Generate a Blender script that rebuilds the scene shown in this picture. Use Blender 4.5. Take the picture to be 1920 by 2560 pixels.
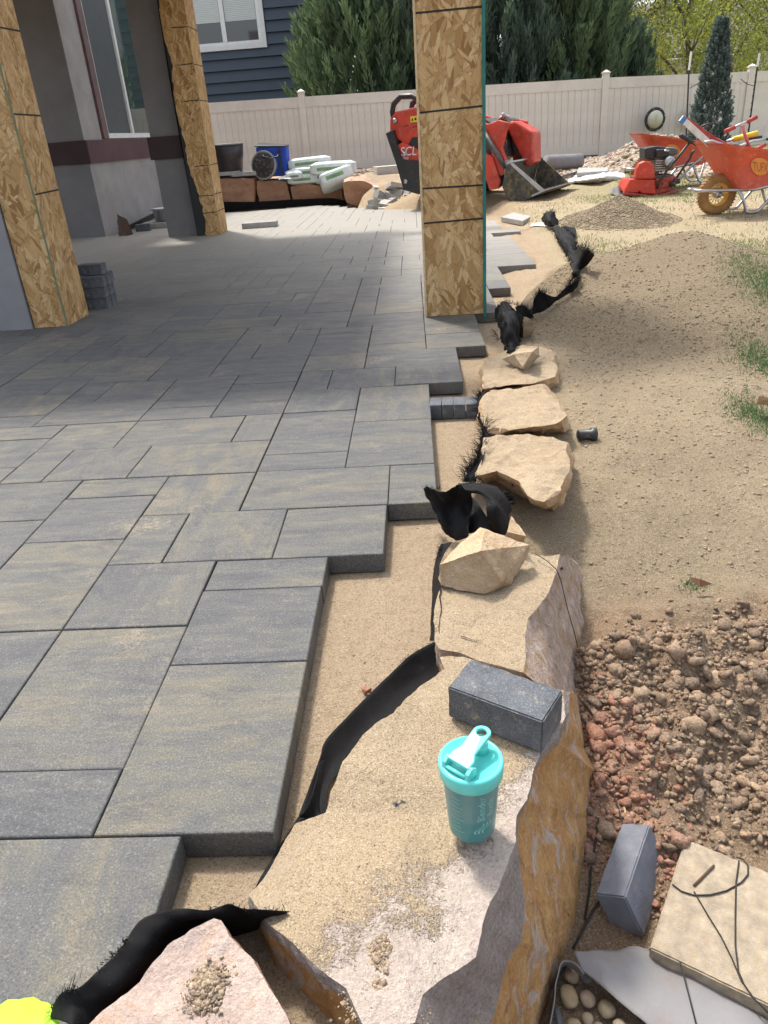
import bpy, bmesh, math, random
import numpy as np
from mathutils import Vector, Matrix, noise as mnoise
random.seed(7); rng = np.random.default_rng(11)
for o in list(bpy.data.objects): bpy.data.objects.remove(o)
SC = bpy.context.scene; COL = SC.collection
RAD = math.radians
# ------------------------------------------------------------------ camera
F = 1855.366; H = 1.1; PITCH, ROLL, YAW = RAD(27.008), RAD(4.2666), RAD(3.7175)
fwd = Vector((0, math.cos(PITCH), -math.sin(PITCH))); rgt = Vector((1, 0, 0)); dwn = fwd.cross(rgt)
r2 = math.cos(ROLL)*rgt + math.sin(ROLL)*dwn; d2 = -math.sin(ROLL)*rgt + math.cos(ROLL)*dwn
MY = Matrix.Rotation(YAW, 3, 'Z'); r2 = MY@r2; d2 = MY@d2; fwd = MY@fwd
cam = bpy.data.cameras.new('camera'); camo = bpy.data.objects.new('camera', cam); COL.objects.link(camo)
cam.sensor_fit = 'VERTICAL'; cam.sensor_height = 24; cam.lens = 24*F/2560; cam.clip_end = 500; cam.clip_start = .02
mw = Matrix((r2, -d2, -fwd)).transposed().to_4x4(); mw.translation = Vector((0, 0, H)); camo.matrix_world = mw
SC.camera = camo
# ------------------------------------------------------------------ light
SUN_DIR = Vector((-.42, .66, 0)).normalized()*math.cos(RAD(60)); SUN_DIR.z = math.sin(RAD(60))
w = bpy.data.worlds.new('World'); SC.world = w; w.use_nodes = True; nt = w.node_tree
sky = nt.nodes.new('ShaderNodeTexSky'); sky.sky_type = 'NISHITA'; sky.sun_disc = False
sky.sun_elevation = RAD(60); sky.sun_rotation = math.atan2(SUN_DIR.x, SUN_DIR.y)
sky.dust_density = 3.0; sky.air_density = 1.0; sky.ozone_density = .6
bg = nt.nodes['Background']; bg.inputs[1].default_value = .15
hsv = nt.nodes.new('ShaderNodeHueSaturation'); hsv.inputs['Saturation'].default_value = .45   # thin high cloud: a paler sky
nt.links.new(sky.outputs[0], hsv.inputs['Color']); nt.links.new(hsv.outputs[0], bg.inputs[0])
sl = bpy.data.lights.new('sun', 'SUN'); sl.energy = 2.0; sl.angle = RAD(6.0); sl.color = (1, .95, .87)
so = bpy.data.objects.new('sun', sl); COL.objects.link(so); so.rotation_euler = SUN_DIR.to_track_quat('Z', 'Y').to_euler()
SC.view_settings.view_transform = 'Standard'; SC.view_settings.look = 'None'; SC.view_settings.gamma = 1
SC.view_settings.use_curve_mapping = False; SC.view_settings.exposure = 1.22
SC.render.engine = 'CYCLES'; SC.cycles.max_bounces = 6; SC.cycles.diffuse_bounces = 4; SC.cycles.glossy_bounces = 3
SC.cycles.transmission_bounces = 4; SC.cycles.transparent_max_bounces = 6; SC.cycles.use_denoising = True
# ------------------------------------------------------------------ geometry of places (a sight line cut with a plane of the place)
def ray(x, y): return fwd + (x-960)/F*r2 + (y-1280)/F*d2
def P(x, y, z=0.0): d = ray(x, y); t = (z-H)/d.z; return Vector((d.x*t, d.y*t, z))
def PY(x, y, Y): d = ray(x, y); t = Y/d.y; return Vector((d.x*t, Y, H+d.z*t))
def crop(x0, y0, s): return lambda x, y: (x0+x*s, y0+y*s)
K1 = crop(0, 0, .38577); K2 = crop(500, 200, .38577); K3 = crop(900, 150, .34961); K4 = crop(1380, 100, .3255)
Q3 = crop(960, 480, .57866); Q4 = crop(960, 1200, .40687); Q5 = crop(0, 1960, .57866); Q6 = crop(900, 1900, .3978); Q7 = crop(1360, 1560, .45208)
QD = crop(0, 0, 1.1573)
# ------------------------------------------------------------------ mesh helpers
class MB:
    def __init__(s): s.v = []; s.f = []; s.mi = []; s.cur = 0
    def add(s, vs, fs):
        n = len(s.v); s.v += [tuple(v) for v in vs]; s.f += [tuple(i+n for i in f) for f in fs]; s.mi += [s.cur]*len(fs)
    def box(s, c, d, R=None):
        R = R or Matrix.Identity(3); c = Vector(c)
        vs = [c + R@Vector((sx*d[0]/2, sy*d[1]/2, sz*d[2]/2)) for sz in (-1, 1) for sy in (-1, 1) for sx in (-1, 1)]
        s.add(vs, [(0, 2, 3, 1), (4, 5, 7, 6), (0, 1, 5, 4), (2, 6, 7, 3), (0, 4, 6, 2), (1, 3, 7, 5)])
    def span(s, a, b): s.box([(a[i]+b[i])/2 for i in range(3)], [abs(b[i]-a[i]) for i in range(3)])
    def prism(s, pts, off):                     # polygon pts (3-D) extruded by off
        n = len(pts); off = Vector(off); a = [Vector(p) for p in pts]; b = [p+off for p in a]
        s.add(a+b, [tuple(range(n))[::-1], tuple(range(n, 2*n))] + [(i, (i+1) % n, (i+1) % n+n, i+n) for i in range(n)])
    def tube(s, path, r, seg=8, cap=True, flat=None):
        path = [Vector(p) for p in path]; n = len(path); rs = r if isinstance(r, (list, tuple)) else [r]*n
        rings = []; t0 = (path[1]-path[0]).normalized(); u = t0.orthogonal().normalized()
        for i, p in enumerate(path):
            t = (path[min(i+1, n-1)]-path[max(i-1, 0)]).normalized(); u = (u - t*u.dot(t)).normalized(); v = t.cross(u)
            rings.append([p + rs[i]*(math.cos(a)*u+math.sin(a)*v) for a in [2*math.pi*k/seg for k in range(seg)]])
        vs = [q for R_ in rings for q in R_]; fs = []
        for i in range(n-1):
            for k in range(seg): fs.append((i*seg+k, i*seg+(k+1) % seg, (i+1)*seg+(k+1) % seg, (i+1)*seg+k))
        if cap: fs += [tuple(range(seg))[::-1], tuple(range((n-1)*seg, n*seg))]
        s.add(vs, fs)
    def lathe(s, prof, seg=32, c=(0, 0, 0), R=None, squash=1.0, cap=True):
        R = R or Matrix.Identity(3); c = Vector(c); vs = []; fs = []
        for r, z in prof:
            for k in range(seg):
                a = 2*math.pi*k/seg; vs.append(c + R@Vector((r*math.cos(a), r*math.sin(a)*squash, z)))
        m = len(prof)
        for i in range(m-1):
            for k in range(seg): fs.append((i*seg+k, i*seg+(k+1) % seg, (i+1)*seg+(k+1) % seg, (i+1)*seg+k))
        if cap and prof[0][0] > 1e-6: fs.append(tuple(range(seg))[::-1])
        if cap and prof[-1][0] > 1e-6: fs.append(tuple(range((m-1)*seg, m*seg)))
        s.add(vs, fs)
    def mesh(s, name, mats, smooth=False, org=(0, 0, 0)):
        me = bpy.data.meshes.new(name); o = Vector(org)
        me.from_pydata([tuple(Vector(v)-o) for v in s.v], [], s.f)
        for m in (mats if isinstance(mats, (list, tuple)) else [mats]): me.materials.append(m)
        if any(s.mi): me.polygons.foreach_set('material_index', s.mi)
        me.validate(); me.update()
        if smooth: me.polygons.foreach_set('use_smooth', [True]*len(me.polygons))
        return me
def link(name, me, parent=None):
    o = bpy.data.objects.new(name, me); COL.objects.link(o)
    if parent: o.parent = parent
    return o
def tag(o, label=None, cat=None, group=None, kind=None):
    if label: o['label'] = label
    if cat: o['category'] = cat
    if group: o['group'] = group
    if kind: o['kind'] = kind
    return o
def thing(name, label, cat, loc=(0, 0, 0), rz=0.0, group=None, rot=None):
    o = bpy.data.objects.new(name, None); COL.objects.link(o); o.empty_display_size = .05
    o.location = loc
    o.rotation_euler = rot if rot is not None else (0, 0, rz)
    return tag(o, label, cat, group)
def wloc(o):
    v = Vector((0, 0, 0))
    while o: v += o.location; o = o.parent
    return v
def part(name, mb, mat, parent, smooth=False, world=False, bevel=0, label=None):
    org = wloc(parent) if world else (0, 0, 0)
    o = link(name, mb.mesh(name, mat, smooth, org), parent)
    if bevel: addbevel(o, bevel)
    if label: o['label'] = label
    return o
def solo(name, mb, mat, label, cat, org=None, smooth=False, bevel=0, group=None, kind=None):   # a one-mesh thing, verts in world coordinates
    if org is None:
        a = np.array(mb.v); org = Vector((a[:, 0].mean(), a[:, 1].mean(), a[:, 2].min()))
    o = link(name, mb.mesh(name, mat, smooth, org)); o.location = org
    if bevel: addbevel(o, bevel)
    return tag(o, label, cat, group, kind)
def addbevel(o, wd, seg=2):
    m = o.modifiers.new('bevel', 'BEVEL'); m.width = wd; m.segments = seg; m.limit_method = 'ANGLE'; m.angle_limit = RAD(35)
def npmesh(name, V, Fc, mat, colors=None, smooth=False):          # numpy arrays -> mesh; Fc is (n,3) or (n,4)
    me = bpy.data.meshes.new(name); k = Fc.shape[1]
    me.vertices.add(len(V)); me.vertices.foreach_set('co', V.astype(np.float32).ravel())
    me.loops.add(Fc.size); me.loops.foreach_set('vertex_index', Fc.astype(np.int32).ravel())
    me.polygons.add(len(Fc)); me.polygons.foreach_set('loop_start', np.arange(0, Fc.size, k, dtype=np.int32))
    me.polygons.foreach_set('loop_total', np.full(len(Fc), k, np.int32))
    if smooth: me.polygons.foreach_set('use_smooth', np.ones(len(Fc), bool))
    me.update(calc_edges=True)
    if colors is not None:
        ca = me.color_attributes.new('tint', 'FLOAT_COLOR', 'POINT'); c4 = np.ones((len(V), 4), np.float32); c4[:, :3] = colors
        ca.data.foreach_set('color', c4.ravel())
    me.materials.append(mat); return me
def dup(root, loc=None, rz=None, label=None):
    def cp(o, par):
        c = o.copy(); COL.objects.link(c); c.parent = par
        for ch in o.children: cp(ch, c)
        return c
    r = cp(root, None)
    if loc is not None: r.location = loc
    if rz is not None: r.rotation_euler = (0, 0, rz)
    if label: r['label'] = label
    return r
# numpy value noise
def _h(i, j, k=0):
    n = (i*374761393 + j*668265263 + k*2147483647) & 0xffffffff
    n = ((n ^ (n >> 13))*1274126177) & 0xffffffff
    return ((n ^ (n >> 16)) & 0xffff)/65535.0
def vn(x, y, seed=0):
    xi = np.floor(x).astype(np.int64); yi = np.floor(y).astype(np.int64); fx = x-xi; fy = y-yi
    fx = fx*fx*(3-2*fx); fy = fy*fy*(3-2*fy)
    a = _h(xi, yi, seed); b = _h(xi+1, yi, seed); c = _h(xi, yi+1, seed); d = _h(xi+1, yi+1, seed)
    return (a*(1-fx)+b*fx)*(1-fy)+(c*(1-fx)+d*fx)*fy
def fbm(x, y, s, octv=4, seed=0):
    x = np.asarray(x, float)*s; y = np.asarray(y, float)*s; r = 0; a = .5; t = 0
    for o in range(octv): r = r+a*vn(x, y, seed+o); t += a; a *= .5; x = x*2.03+7.1; y = y*2.03+3.3
    return r/t*2-1
def ss(a, b, x): t = np.clip((x-a)/(b-a), 0, 1); return t*t*(3-2*t)
# ------------------------------------------------------------------ material helpers
class NT:
    def __init__(s, name):
        s.m = bpy.data.materials.new(name); s.m.use_nodes = True; s.t = s.m.node_tree; s.b = s.t.nodes['Principled BSDF']
        s._pos = None
    def n(s, t, **kw):
        nd = s.t.nodes.new(t)
        for k, v in kw.items(): setattr(nd, k, v)
        return nd
    def set(s, sock, v):
        if hasattr(v, 'is_output') or isinstance(v, bpy.types.NodeSocket): s.t.links.new(v, sock)
        else: sock.default_value = v if not (isinstance(v, (tuple, list)) and len(v) == 3 and len(sock.default_value) == 4) else (*v, 1)
    def pos(s, scale=(1, 1, 1), obj=True, rot=(0, 0, 0), add=None):
        if obj: c = s.n('ShaderNodeTexCoord').outputs['Object']
        else: c = s.n('ShaderNodeNewGeometry').outputs['Position']
        if add is not None:
            v = s.n('ShaderNodeVectorMath', operation='ADD'); s.set(v.inputs[0], c); s.set(v.inputs[1], add); c = v.outputs[0]
        mp = s.n('ShaderNodeMapping'); s.set(mp.inputs[0], c); mp.inputs['Scale'].default_value = scale; mp.inputs['Rotation'].default_value = rot
        return mp.outputs[0]
    def noise(s, vec, scale, detail=4, rough=.6, dist=0, out='Fac'):
        nd = s.n('ShaderNodeTexNoise'); s.set(nd.inputs['Vector'], vec); s.set(nd.inputs['Scale'], scale)
        nd.inputs['Detail'].default_value = detail; nd.inputs['Roughness'].default_value = rough; nd.inputs['Distortion'].default_value = dist
        return nd.outputs[out]
    def vor(s, vec, scale, feature='F1', out='Distance', rnd=1):
        nd = s.n('ShaderNodeTexVoronoi', feature=feature); s.set(nd.inputs['Vector'], vec); s.set(nd.inputs['Scale'], scale)
        nd.inputs['Randomness'].default_value = rnd
        return nd.outputs[out]
    def ramp(s, fac, stops, interp='LINEAR'):
        nd = s.n('ShaderNodeValToRGB'); s.set(nd.inputs[0], fac); e = nd.color_ramp; e.interpolation = interp
        while len(e.elements) < len(stops): e.elements.new(.5)
        for el, (p, c) in zip(e.elements, stops):
            el.position = p; el.color = (*c, 1) if isinstance(c, (tuple, list)) else (c, c, c, 1)
        return nd.outputs[0]
    def mix(s, fac, a, b, mode='MIX'):
        nd = s.n('ShaderNodeMix', data_type='RGBA', blend_type=mode); s.set(nd.inputs[0], fac); s.set(nd.inputs[6], a); s.set(nd.inputs[7], b)
        return nd.outputs[2]
    def math(s, op, a, b=0.0, clamp=False):
        nd = s.n('ShaderNodeMath', operation=op, use_clamp=clamp); s.set(nd.inputs[0], a); s.set(nd.inputs[1], b); return nd.outputs[0]
    def mr(s, v, a, b, c=0.0, d=1.0):
        nd = s.n('ShaderNodeMapRange'); nd.clamp = True
        for i, q in enumerate((v, a, b, c, d)): s.set(nd.inputs[i], q)
        return nd.outputs[0]
    def sep(s, v): nd = s.n('ShaderNodeSeparateXYZ'); s.set(nd.inputs[0], v); return nd.outputs
    def bump(s, h, strength=.5, dist=.01, prev=None):
        nd = s.n('ShaderNodeBump'); s.set(nd.inputs['Height'], h); s.set(nd.inputs['Strength'], strength); nd.inputs['Distance'].default_value = dist
        if prev is not None: s.set(nd.inputs['Normal'], prev)
        return nd.outputs[0]
    def fin(s, col=None, rough=.8, nrm=None, spec=None, metal=None, **kw):
        if col is not None: s.set(s.b.inputs['Base Color'], col)
        s.set(s.b.inputs['Roughness'], rough)
        if nrm is not None: s.set(s.b.inputs['Normal'], nrm)
        if spec is not None: s.b.inputs['Specular IOR Level'].default_value = spec
        if metal is not None: s.b.inputs['Metallic'].default_value = metal
        for k, v in kw.items(): s.set(s.b.inputs[k], v)
        return s.m
def simple(name, col, rough=.6, metal=0.0, grime=.25, gs=9, bump=.0, spec=.5, dirt=(.36, .27, .17), dirtamt=0.0):
    t = NT(name); p = t.pos(); n1 = t.noise(p, gs, 5, .65)
    c = t.mix(t.mr(n1, .35, .7), [x*(1-grime) for x in col], [min(1, x*(1+grime*.6)) for x in col])
    if dirtamt:
        n2 = t.noise(t.pos(add=(3, 7, 1)), gs*2.3, 6, .7); c = t.mix(t.mr(n2, .62-dirtamt*.3, .75, 0, min(.9, dirtamt+.35)), c, dirt)
    nr = t.bump(t.noise(p, gs*14, 3), bump, .003) if bump else None
    return t.fin(c, t.mr(n1, .3, .7, max(0, rough-.08), min(1, rough+.1)), nr, spec, metal)
# ================================================================== materials
def mk_paver():
    t = NT('paver_concrete'); oi = t.n('ShaderNodeObjectInfo').outputs['Random']; isl = t.n('ShaderNodeNewGeometry').outputs['Random Per Island']
    r = t.math('FRACT', t.math('ADD', t.math('MULTIPLY', oi, 7.31), t.math('MULTIPLY', isl, 13.7)))
    r2_ = t.math('FRACT', t.math('MULTIPLY', r, 37.7)); r3_ = t.math('FRACT', t.math('MULTIPLY', r, 91.3))
    off = t.n('ShaderNodeCombineXYZ'); t.set(off.inputs[0], t.math('MULTIPLY', r, 43.0)); t.set(off.inputs[1], t.math('MULTIPLY', r2_, 31.0)); off = off.outputs[0]
    pa = t.pos((1, 4.5, 1), False, add=off); pb = t.pos((3.2, .9, 1), False, add=off)
    sw = t.math('GREATER_THAN', r3_, .8)
    mv = t.n('ShaderNodeMix', data_type='VECTOR'); t.set(mv.inputs[0], sw); t.set(mv.inputs[4], pa); t.set(mv.inputs[5], pb); pv = mv.outputs[1]
    n1 = t.noise(pv, 3.2, 8, .72, .9); n2 = t.noise(t.pos((1, 2.2, 1), False, add=off), 7.5, 6, .7, .5)
    bias = t.math('MULTIPLY', t.math('SUBTRACT', r2_, .5), .17)
    f = t.math('ADD', n1, bias)
    c = t.ramp(f, [(.28, (.044, .046, .052)), (.41, (.076, .078, .082)), (.52, (.106, .105, .096)), (.63, (.148, .135, .098)), (.79, (.24, .185, .118))])
    c = t.mix(t.mr(n2, .52, .68, 0, .75), c, (.068, .070, .077))
    wh = t.noise(t.pos((1, 7, 1), False, add=off), 4.2, 4, .7, 1.0); c = t.mix(t.mr(wh, .6, .76, 0, .5), c, (.21, .21, .2))
    rs = t.noise(t.pos((1, 3, 1), False, add=(5, 3, 2)), 2.1, 3, .6); c = t.mix(t.mr(rs, .66, .8, 0, .35), c, (.46, .3, .15))
    geo = t.pos((1, 1, 1), False)
    sp = t.noise(geo, 240, 3, .85); c = t.mix(t.mr(sp, .36, .66, .0, 1), t.mix(.62, c, (.035, .035, .04)), t.mix(.10, c, (.45, .44, .41)))
    fl = t.vor(geo, 330, out='Color'); fs = t.sep(fl)[0]; c = t.mix(t.math('MULTIPLY', t.math('GREATER_THAN', fs, .95), .2), c, (.35, .34, .32))
    # light dust of sand
    du = t.noise(geo, 1.7, 6, .75); du2 = t.noise(geo, 60, 3, .8)
    c = t.mix(t.math('MULTIPLY', t.mr(du, .56, .72, 0, .5), t.mr(du2, .45, .6)), c, (.5, .38, .24))
    h = t.math('ADD', t.math('MULTIPLY', sp, .5), t.math('MULTIPLY', t.noise(geo, 75, 4, .75), 1.0))
    nb = t.bump(h, .8, .003)
    yy = t.sep(geo)[1]; far = t.mr(t.math('ADD', yy, t.math('MULTIPLY', t.noise(geo, 1.3, 4), 2.0)), 6.0, 10.5, 0, .65); c = t.mix(far, c, (.40, .375, .325))  # paler with distance: sunlit glare and sand dust both painted into the colour
    c = t.mix(t.mr(yy, 1.0, 2.5, .0, .0), c, c)
    return t.fin(c, t.mr(n2, .3, .7, .58, .78), nb, .35)
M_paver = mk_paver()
def mk_charcoal():
    t = NT('charcoal_paver'); p = t.pos(); n = t.noise(p, 14, 6, .7); sp = t.noise(p, 260, 2, .8)
    c = t.ramp(n, [(.3, (.045, .05, .058)), (.6, (.095, .105, .118)), (.8, (.2, .2, .2))]); c = t.mix(t.mr(sp, .52, .72, 0, .55), c, (.3, .3, .3))
    d = t.noise(p, 34, 5, .7); c = t.mix(t.mr(d, .6, .72, 0, .55), c, (.42, .34, .24))
    return t.fin(c, .72, t.bump(t.math('ADD', sp, n), .6, .003), .4)
M_char = mk_charcoal()
def mk_sandcol(t, geo):
    g = t.noise(geo, 420, 2, .85); g2 = t.vor(geo, 420, out='Color'); gs = t.sep(g2)[0]; n = t.noise(geo, 3.2, 6, .7)
    c = t.ramp(n, [(.3, (.36, .255, .148)), (.5, (.45, .338, .21)), (.72, (.52, .405, .268))])
    c = t.mix(t.mr(g, .3, .7), t.mix(.55, c, (.2, .13, .07)), t.mix(.35, c, (.8, .68, .5)))
    c = t.mix(t.math('MULTIPLY', t.math('GREATER_THAN', gs, .9), .6), c, (.16, .11, .07))
    c = t.mix(t.math('MULTIPLY', t.math('LESS_THAN', gs, .08), .35), c, (.72, .64, .5))
    return c, t.math('ADD', g, t.math('MULTIPLY', gs, .6))
def mk_ground():
    t = NT('ground_soil'); geo = t.pos((1, 1, 1), False); at = t.n('ShaderNodeVertexColor', layer_name='tint').outputs[0]
    g = t.noise(geo, 330, 2, .85); g2 = t.sep(t.vor(geo, 330, out='Color'))[0]; n = t.noise(geo, 26, 7, .8)
    c = t.mix(t.mr(g, .28, .72), t.mix(.6, at, (.5, .45, .4), 'MULTIPLY'), t.mix(.3, at, (.85, .74, .58)))
    c = t.mix(t.math('MULTIPLY', t.math('GREATER_THAN', g2, .88), .55), c, (.17, .12, .08))
    c = t.mix(t.math('MULTIPLY', t.math('LESS_THAN', g2, .08), .3), c, (.68, .6, .46))
    c = t.mix(t.mr(n, .52, .7, 0, .6), c, t.mix(1, c, (.6, .55, .5), 'MULTIPLY'))
    h = t.math('ADD', t.math('MULTIPLY', g, .5), t.math('MULTIPLY', g2, .5)); nb = t.bump(h, .8, .004)
    nb = t.bump(n, .9, .025, nb)
    return t.fin(c, .93, nb, .2)
M_ground = mk_ground()
def mk_tint(name, rough=.9, bump=.5, bs=120, bd=.003, spec=.25, var=.25):
    t = NT(name); geo = t.pos((1, 1, 1), False); at = t.n('ShaderNodeVertexColor', layer_name='tint').outputs[0]
    n = t.noise(geo, bs, 3, .75); c = t.mix(t.mr(n, .3, .7), t.mix(1, at, (1-var*1.6,)*3, 'MULTIPLY'), t.mix(var*.6, at, (.9, .85, .8)))
    return t.fin(c, rough, t.bump(n, bump, bd), spec)
M_clod = mk_tint('dirt_clod', .95, .9, 160, .004)
M_grain = mk_tint('gravel_grain', .9, .3, 300, .001)
def mk_leaf():
    m = mk_tint('leaf', .6, .1, 60, .001, .3, .15); n = m.node_tree; at = [q for q in n.nodes if q.type == 'VERTEX_COLOR'][0]; tr = n.nodes.new('ShaderNodeBsdfTranslucent'); mx = n.nodes.new('ShaderNodeMixShader'); mx.inputs[0].default_value = .35
    out = [q for q in n.nodes if q.type == 'OUTPUT_MATERIAL'][0]; n.links.new(at.outputs[0], tr.inputs[0]); n.links.new(n.nodes['Principled BSDF'].outputs[0], mx.inputs[1]); n.links.new(tr.outputs[0], mx.inputs[2]); n.links.new(mx.outputs[0], out.inputs[0]); return m
M_leaf = mk_leaf()
M_bark = simple('bark', (.14, .105, .075), .9, grime=.4, gs=20, bump=.8)
def mk_rock(name, top, side, sand=None, scale=1.0, facet=None, streak=None, sandcap=1.0):
    """top / side: three stops of stone colour for bedding planes and broken faces; sand = (a, b, c) loose sand lying on level places where a*x+b*y+c+noise > 0"""
    def stone(cols, vec, sc, st=None):
        n = t.noise(vec, sc, 7, .68, .7)
        c = t.ramp(n, [(.3, cols[0]), (.5, cols[1]), (.7, cols[2])])
        return c, n
    mats = []
    for key, cols in (('top', top), ('side', side), ('facet', facet or side)):
        t = NT(name+'_'+key); geo = t.pos((1, 1, 1), False)
        if key == 'side' and streak: vec = t.pos(streak, False, rot=(RAD(8), RAD(-12), RAD(4)))
        else: vec = t.pos((1, 1, 1.6), False)
        c, n = stone(cols, vec, 6.5*scale)
        if len(cols) > 3:
            n3 = t.noise(t.pos((streak or (1, 1, 1)), False, add=(4, 9, 2)), 4.6*scale, 6, .7, 1.3); c = t.mix(t.mr(n3, .53, .6, 0, .9), c, cols[3])
        if len(cols) > 4:
            n4 = t.noise(t.pos((streak or (1, 1, 1)), False, add=(14, 2, 6)), 5.5*scale, 6, .7, 1.0); c = t.mix(t.mr(n4, .58, .66, 0, .85), c, cols[4])
        cr = t.vor(t.pos((1, 1, 2.5), False), 9*scale, 'DISTANCE_TO_EDGE'); fine = t.noise(geo, 150, 4, .8)
        c = t.mix(t.mr(fine, .35, .7), t.mix(.4, c, (.6, .5, .45), 'MULTIPLY'), t.mix(.15, c, (.9, .85, .78)))
        h = t.math('ADD', t.math('MULTIPLY', n, 1.5), t.math('MULTIPLY', fine, .35)); crk = t.noise(t.pos((1, 1, 2), False, add=(7, 7, 7)), 26*scale, 5, .75)
        c = t.mix(t.mr(crk, .6, .72, 0, .12 if key == 'top' else .3), c, t.mix(1, c, (.5, .4, .35), 'MULTIPLY')); h = t.math('ADD', h, t.math('MULTIPLY', crk, .6))
        nb = t.bump(h, .9, .016)
        rough = .86
        if sand is not None:
            nz = t.sep(t.n('ShaderNodeNewGeometry').outputs['Normal'])[2]; sp = t.sep(geo)
            lin = t.math('ADD', t.math('ADD', t.math('MULTIPLY', sp[0], sand[0]), t.math('MULTIPLY', sp[1], sand[1])), sand[2])
            nn = t.math('SUBTRACT', t.noise(geo, 7, 7, .8), .5); nn2 = t.math('SUBTRACT', t.noise(geo, 240, 2, .8), .5)
            lev = t.math('ADD', t.math('ADD', lin, t.math('MULTIPLY', nn, 2.3)), t.math('MULTIPLY', nn2, 1.0))
            m = t.math('MULTIPLY', t.mr(lev, -.06, .1, 0, sandcap), t.mr(nz, .62, .8))
            sc_, sh = mk_sandcol(t, geo); c = t.mix(m, c, sc_)
            hb = t.math('MULTIPLY', t.math('ADD', sh, t.math('MULTIPLY', m, 1.5)), m); nb = t.bump(hb, .8, .004, nb)
        mats.append(t.fin(c, rough, nb, .25))
    return mats
def mk_osb():
    t = NT('osb_sheathing'); base = None
    tc = t.n('ShaderNodeTexCoord').outputs['Object']; s = t.sep(tc)
    nrm = t.sep(t.n('ShaderNodeTexCoord').outputs['Normal'])
    uu = t.math('ADD', s[0], s[1]); cb = t.n('ShaderNodeCombineXYZ'); t.set(cb.inputs[0], uu); t.set(cb.inputs[1], s[2]); t.set(cb.inputs[2], 0.0); uv = cb.outputs[0]
    oi = t.n('ShaderNodeObjectInfo').outputs['Random']
    wob = t.noise(uv, 9, 2, .5, out='Color'); wv = t.n('ShaderNodeVectorMath', operation='MULTIPLY'); t.set(wv.inputs[0], wob); wv.inputs[1].default_value = (.035, .035, 0)
    ad = t.n('ShaderNodeVectorMath', operation='ADD'); t.set(ad.inputs[0], uv); t.set(ad.inputs[1], wv.outputs[0]); uvw = ad.outputs[0]
    c = None; hh = None
    pal = [(0, (.31, .165, .06)), (.15, (.43, .26, .10)), (.45, (.53, .345, .15)), (.75, (.60, .41, .19)), (1, (.68, .50, .27))]
    for i, (ang, sx, sy, sc) in enumerate([(80, 6, 22, 1.0), (62, 6.5, 28, 1.0), (-58, 7, 26, 1.0), (88, 5.5, 24, .9), (-30, 7, 30, 1.0), (48, 8, 42, 1.0), (-72, 6, 32, 1.0)]):
        mp = t.n('ShaderNodeMapping'); mp.vector_type = 'POINT'; t.set(mp.inputs[0], uvw); mp.inputs['Rotation'].default_value = (0, 0, RAD(ang)); mp.inputs['Location'].default_value = (i*3.1, i*1.7, 0)
        m2 = t.n('ShaderNodeMapping'); t.set(m2.inputs[0], mp.outputs[0]); m2.inputs['Scale'].default_value = (sx*sc, sy*sc, 1)
        vc = t.n('ShaderNodeTexVoronoi'); t.set(vc.inputs['Vector'], m2.outputs[0]); vc.inputs['Scale'].default_value = 1; rn = t.sep(vc.outputs['Color'])
        grain = t.noise(t.n('ShaderNodeMapping').outputs[0], 1) if False else None
        g2 = t.n('ShaderNodeMapping'); t.set(g2.inputs[0], mp.outputs[0]); g2.inputs['Scale'].default_value = (20, 300, 1); gr = t.noise(g2.outputs[0], 1, 4, .7)
        col = t.ramp(rn[0], pal); col = t.mix(t.mr(gr, .35, .65, 0, .6), col, t.mix(1, col, (.62, .5, .4), 'MULTIPLY'))
        d = vc.outputs['Distance']
        if c is None: c = col; hh = rn[0]
        else:
            m = t.math('GREATER_THAN', rn[1], .60); m = t.math('MULTIPLY', m, t.mr(d, .42, .47, 1, 0))
            edge = t.math('MULTIPLY', t.math('GREATER_THAN', rn[1], .60), t.math('MULTIPLY', t.mr(d, .40, .46), t.mr(d, .47, .52, 1, 0)))
            c = t.mix(t.math('MULTIPLY', edge, .5), c, (.14, .075, .03)); c = t.mix(m, c, col)
            hm = t.n('ShaderNodeMix', data_type='FLOAT'); t.set(hm.inputs[0], m); t.set(hm.inputs[2], hh); t.set(hm.inputs[3], rn[2]); hh = hm.outputs[0]
    b = t.noise(t.pos(), 3, 5, .6); c = t.mix(t.mr(b, .4, .7, 0, .3), c, t.mix(1, c, (.75, .62, .5), 'MULTIPLY'))
    return t.fin(c, .62, t.bump(hh, .35, .0015), .35)
M_osb = mk_osb()
M_teal = simple('sealed_teal_edge', (.01, .17, .15), .6, grime=.3)
M_wood = simple('raw_wood_edge', (.58, .45, .27), .75, grime=.3, gs=30)
M_ink = simple('black_marker', (.02, .017, .015), .8)
def mk_stucco(name, col, var=.12):
    t = NT(name); p = t.pos((1, 1, 1), False); n = t.noise(p, 3, 5, .6); f = t.noise(p, 170, 3, .7)
    c = t.mix(t.mr(n, .3, .7), [x*(1-var) for x in col], [x*(1+var) for x in col])
    return t.fin(c, .93, t.bump(f, .7, .006), .2)
M_stucco = mk_stucco('stucco_greige', (.36, .34, .325)); M_stucco_d = mk_stucco('stucco_painted_shade', (.17, .165, .168)); M_band = mk_stucco('stucco_band_plum', (.125, .075, .078))  # darker copy of the stucco has the shade of its faces painted in
M_band_d = mk_stucco('stucco_band_painted_shade', (.052, .036, .037))  # the plum band again, darkened to paint in shade
M_trim = simple('plum_window_trim', (.16, .1, .1), .6); M_white = simple('white_vinyl', (.74, .74, .72), .4, grime=.08)
M_cream = simple('cream_vinyl', (.68, .62, .54), .45, grime=.1, gs=3, dirtamt=.05, dirt=(.5, .42, .33)); M_cream_w = simple('white_corner_board', (.7, .7, .67), .6, grime=.1)
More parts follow.
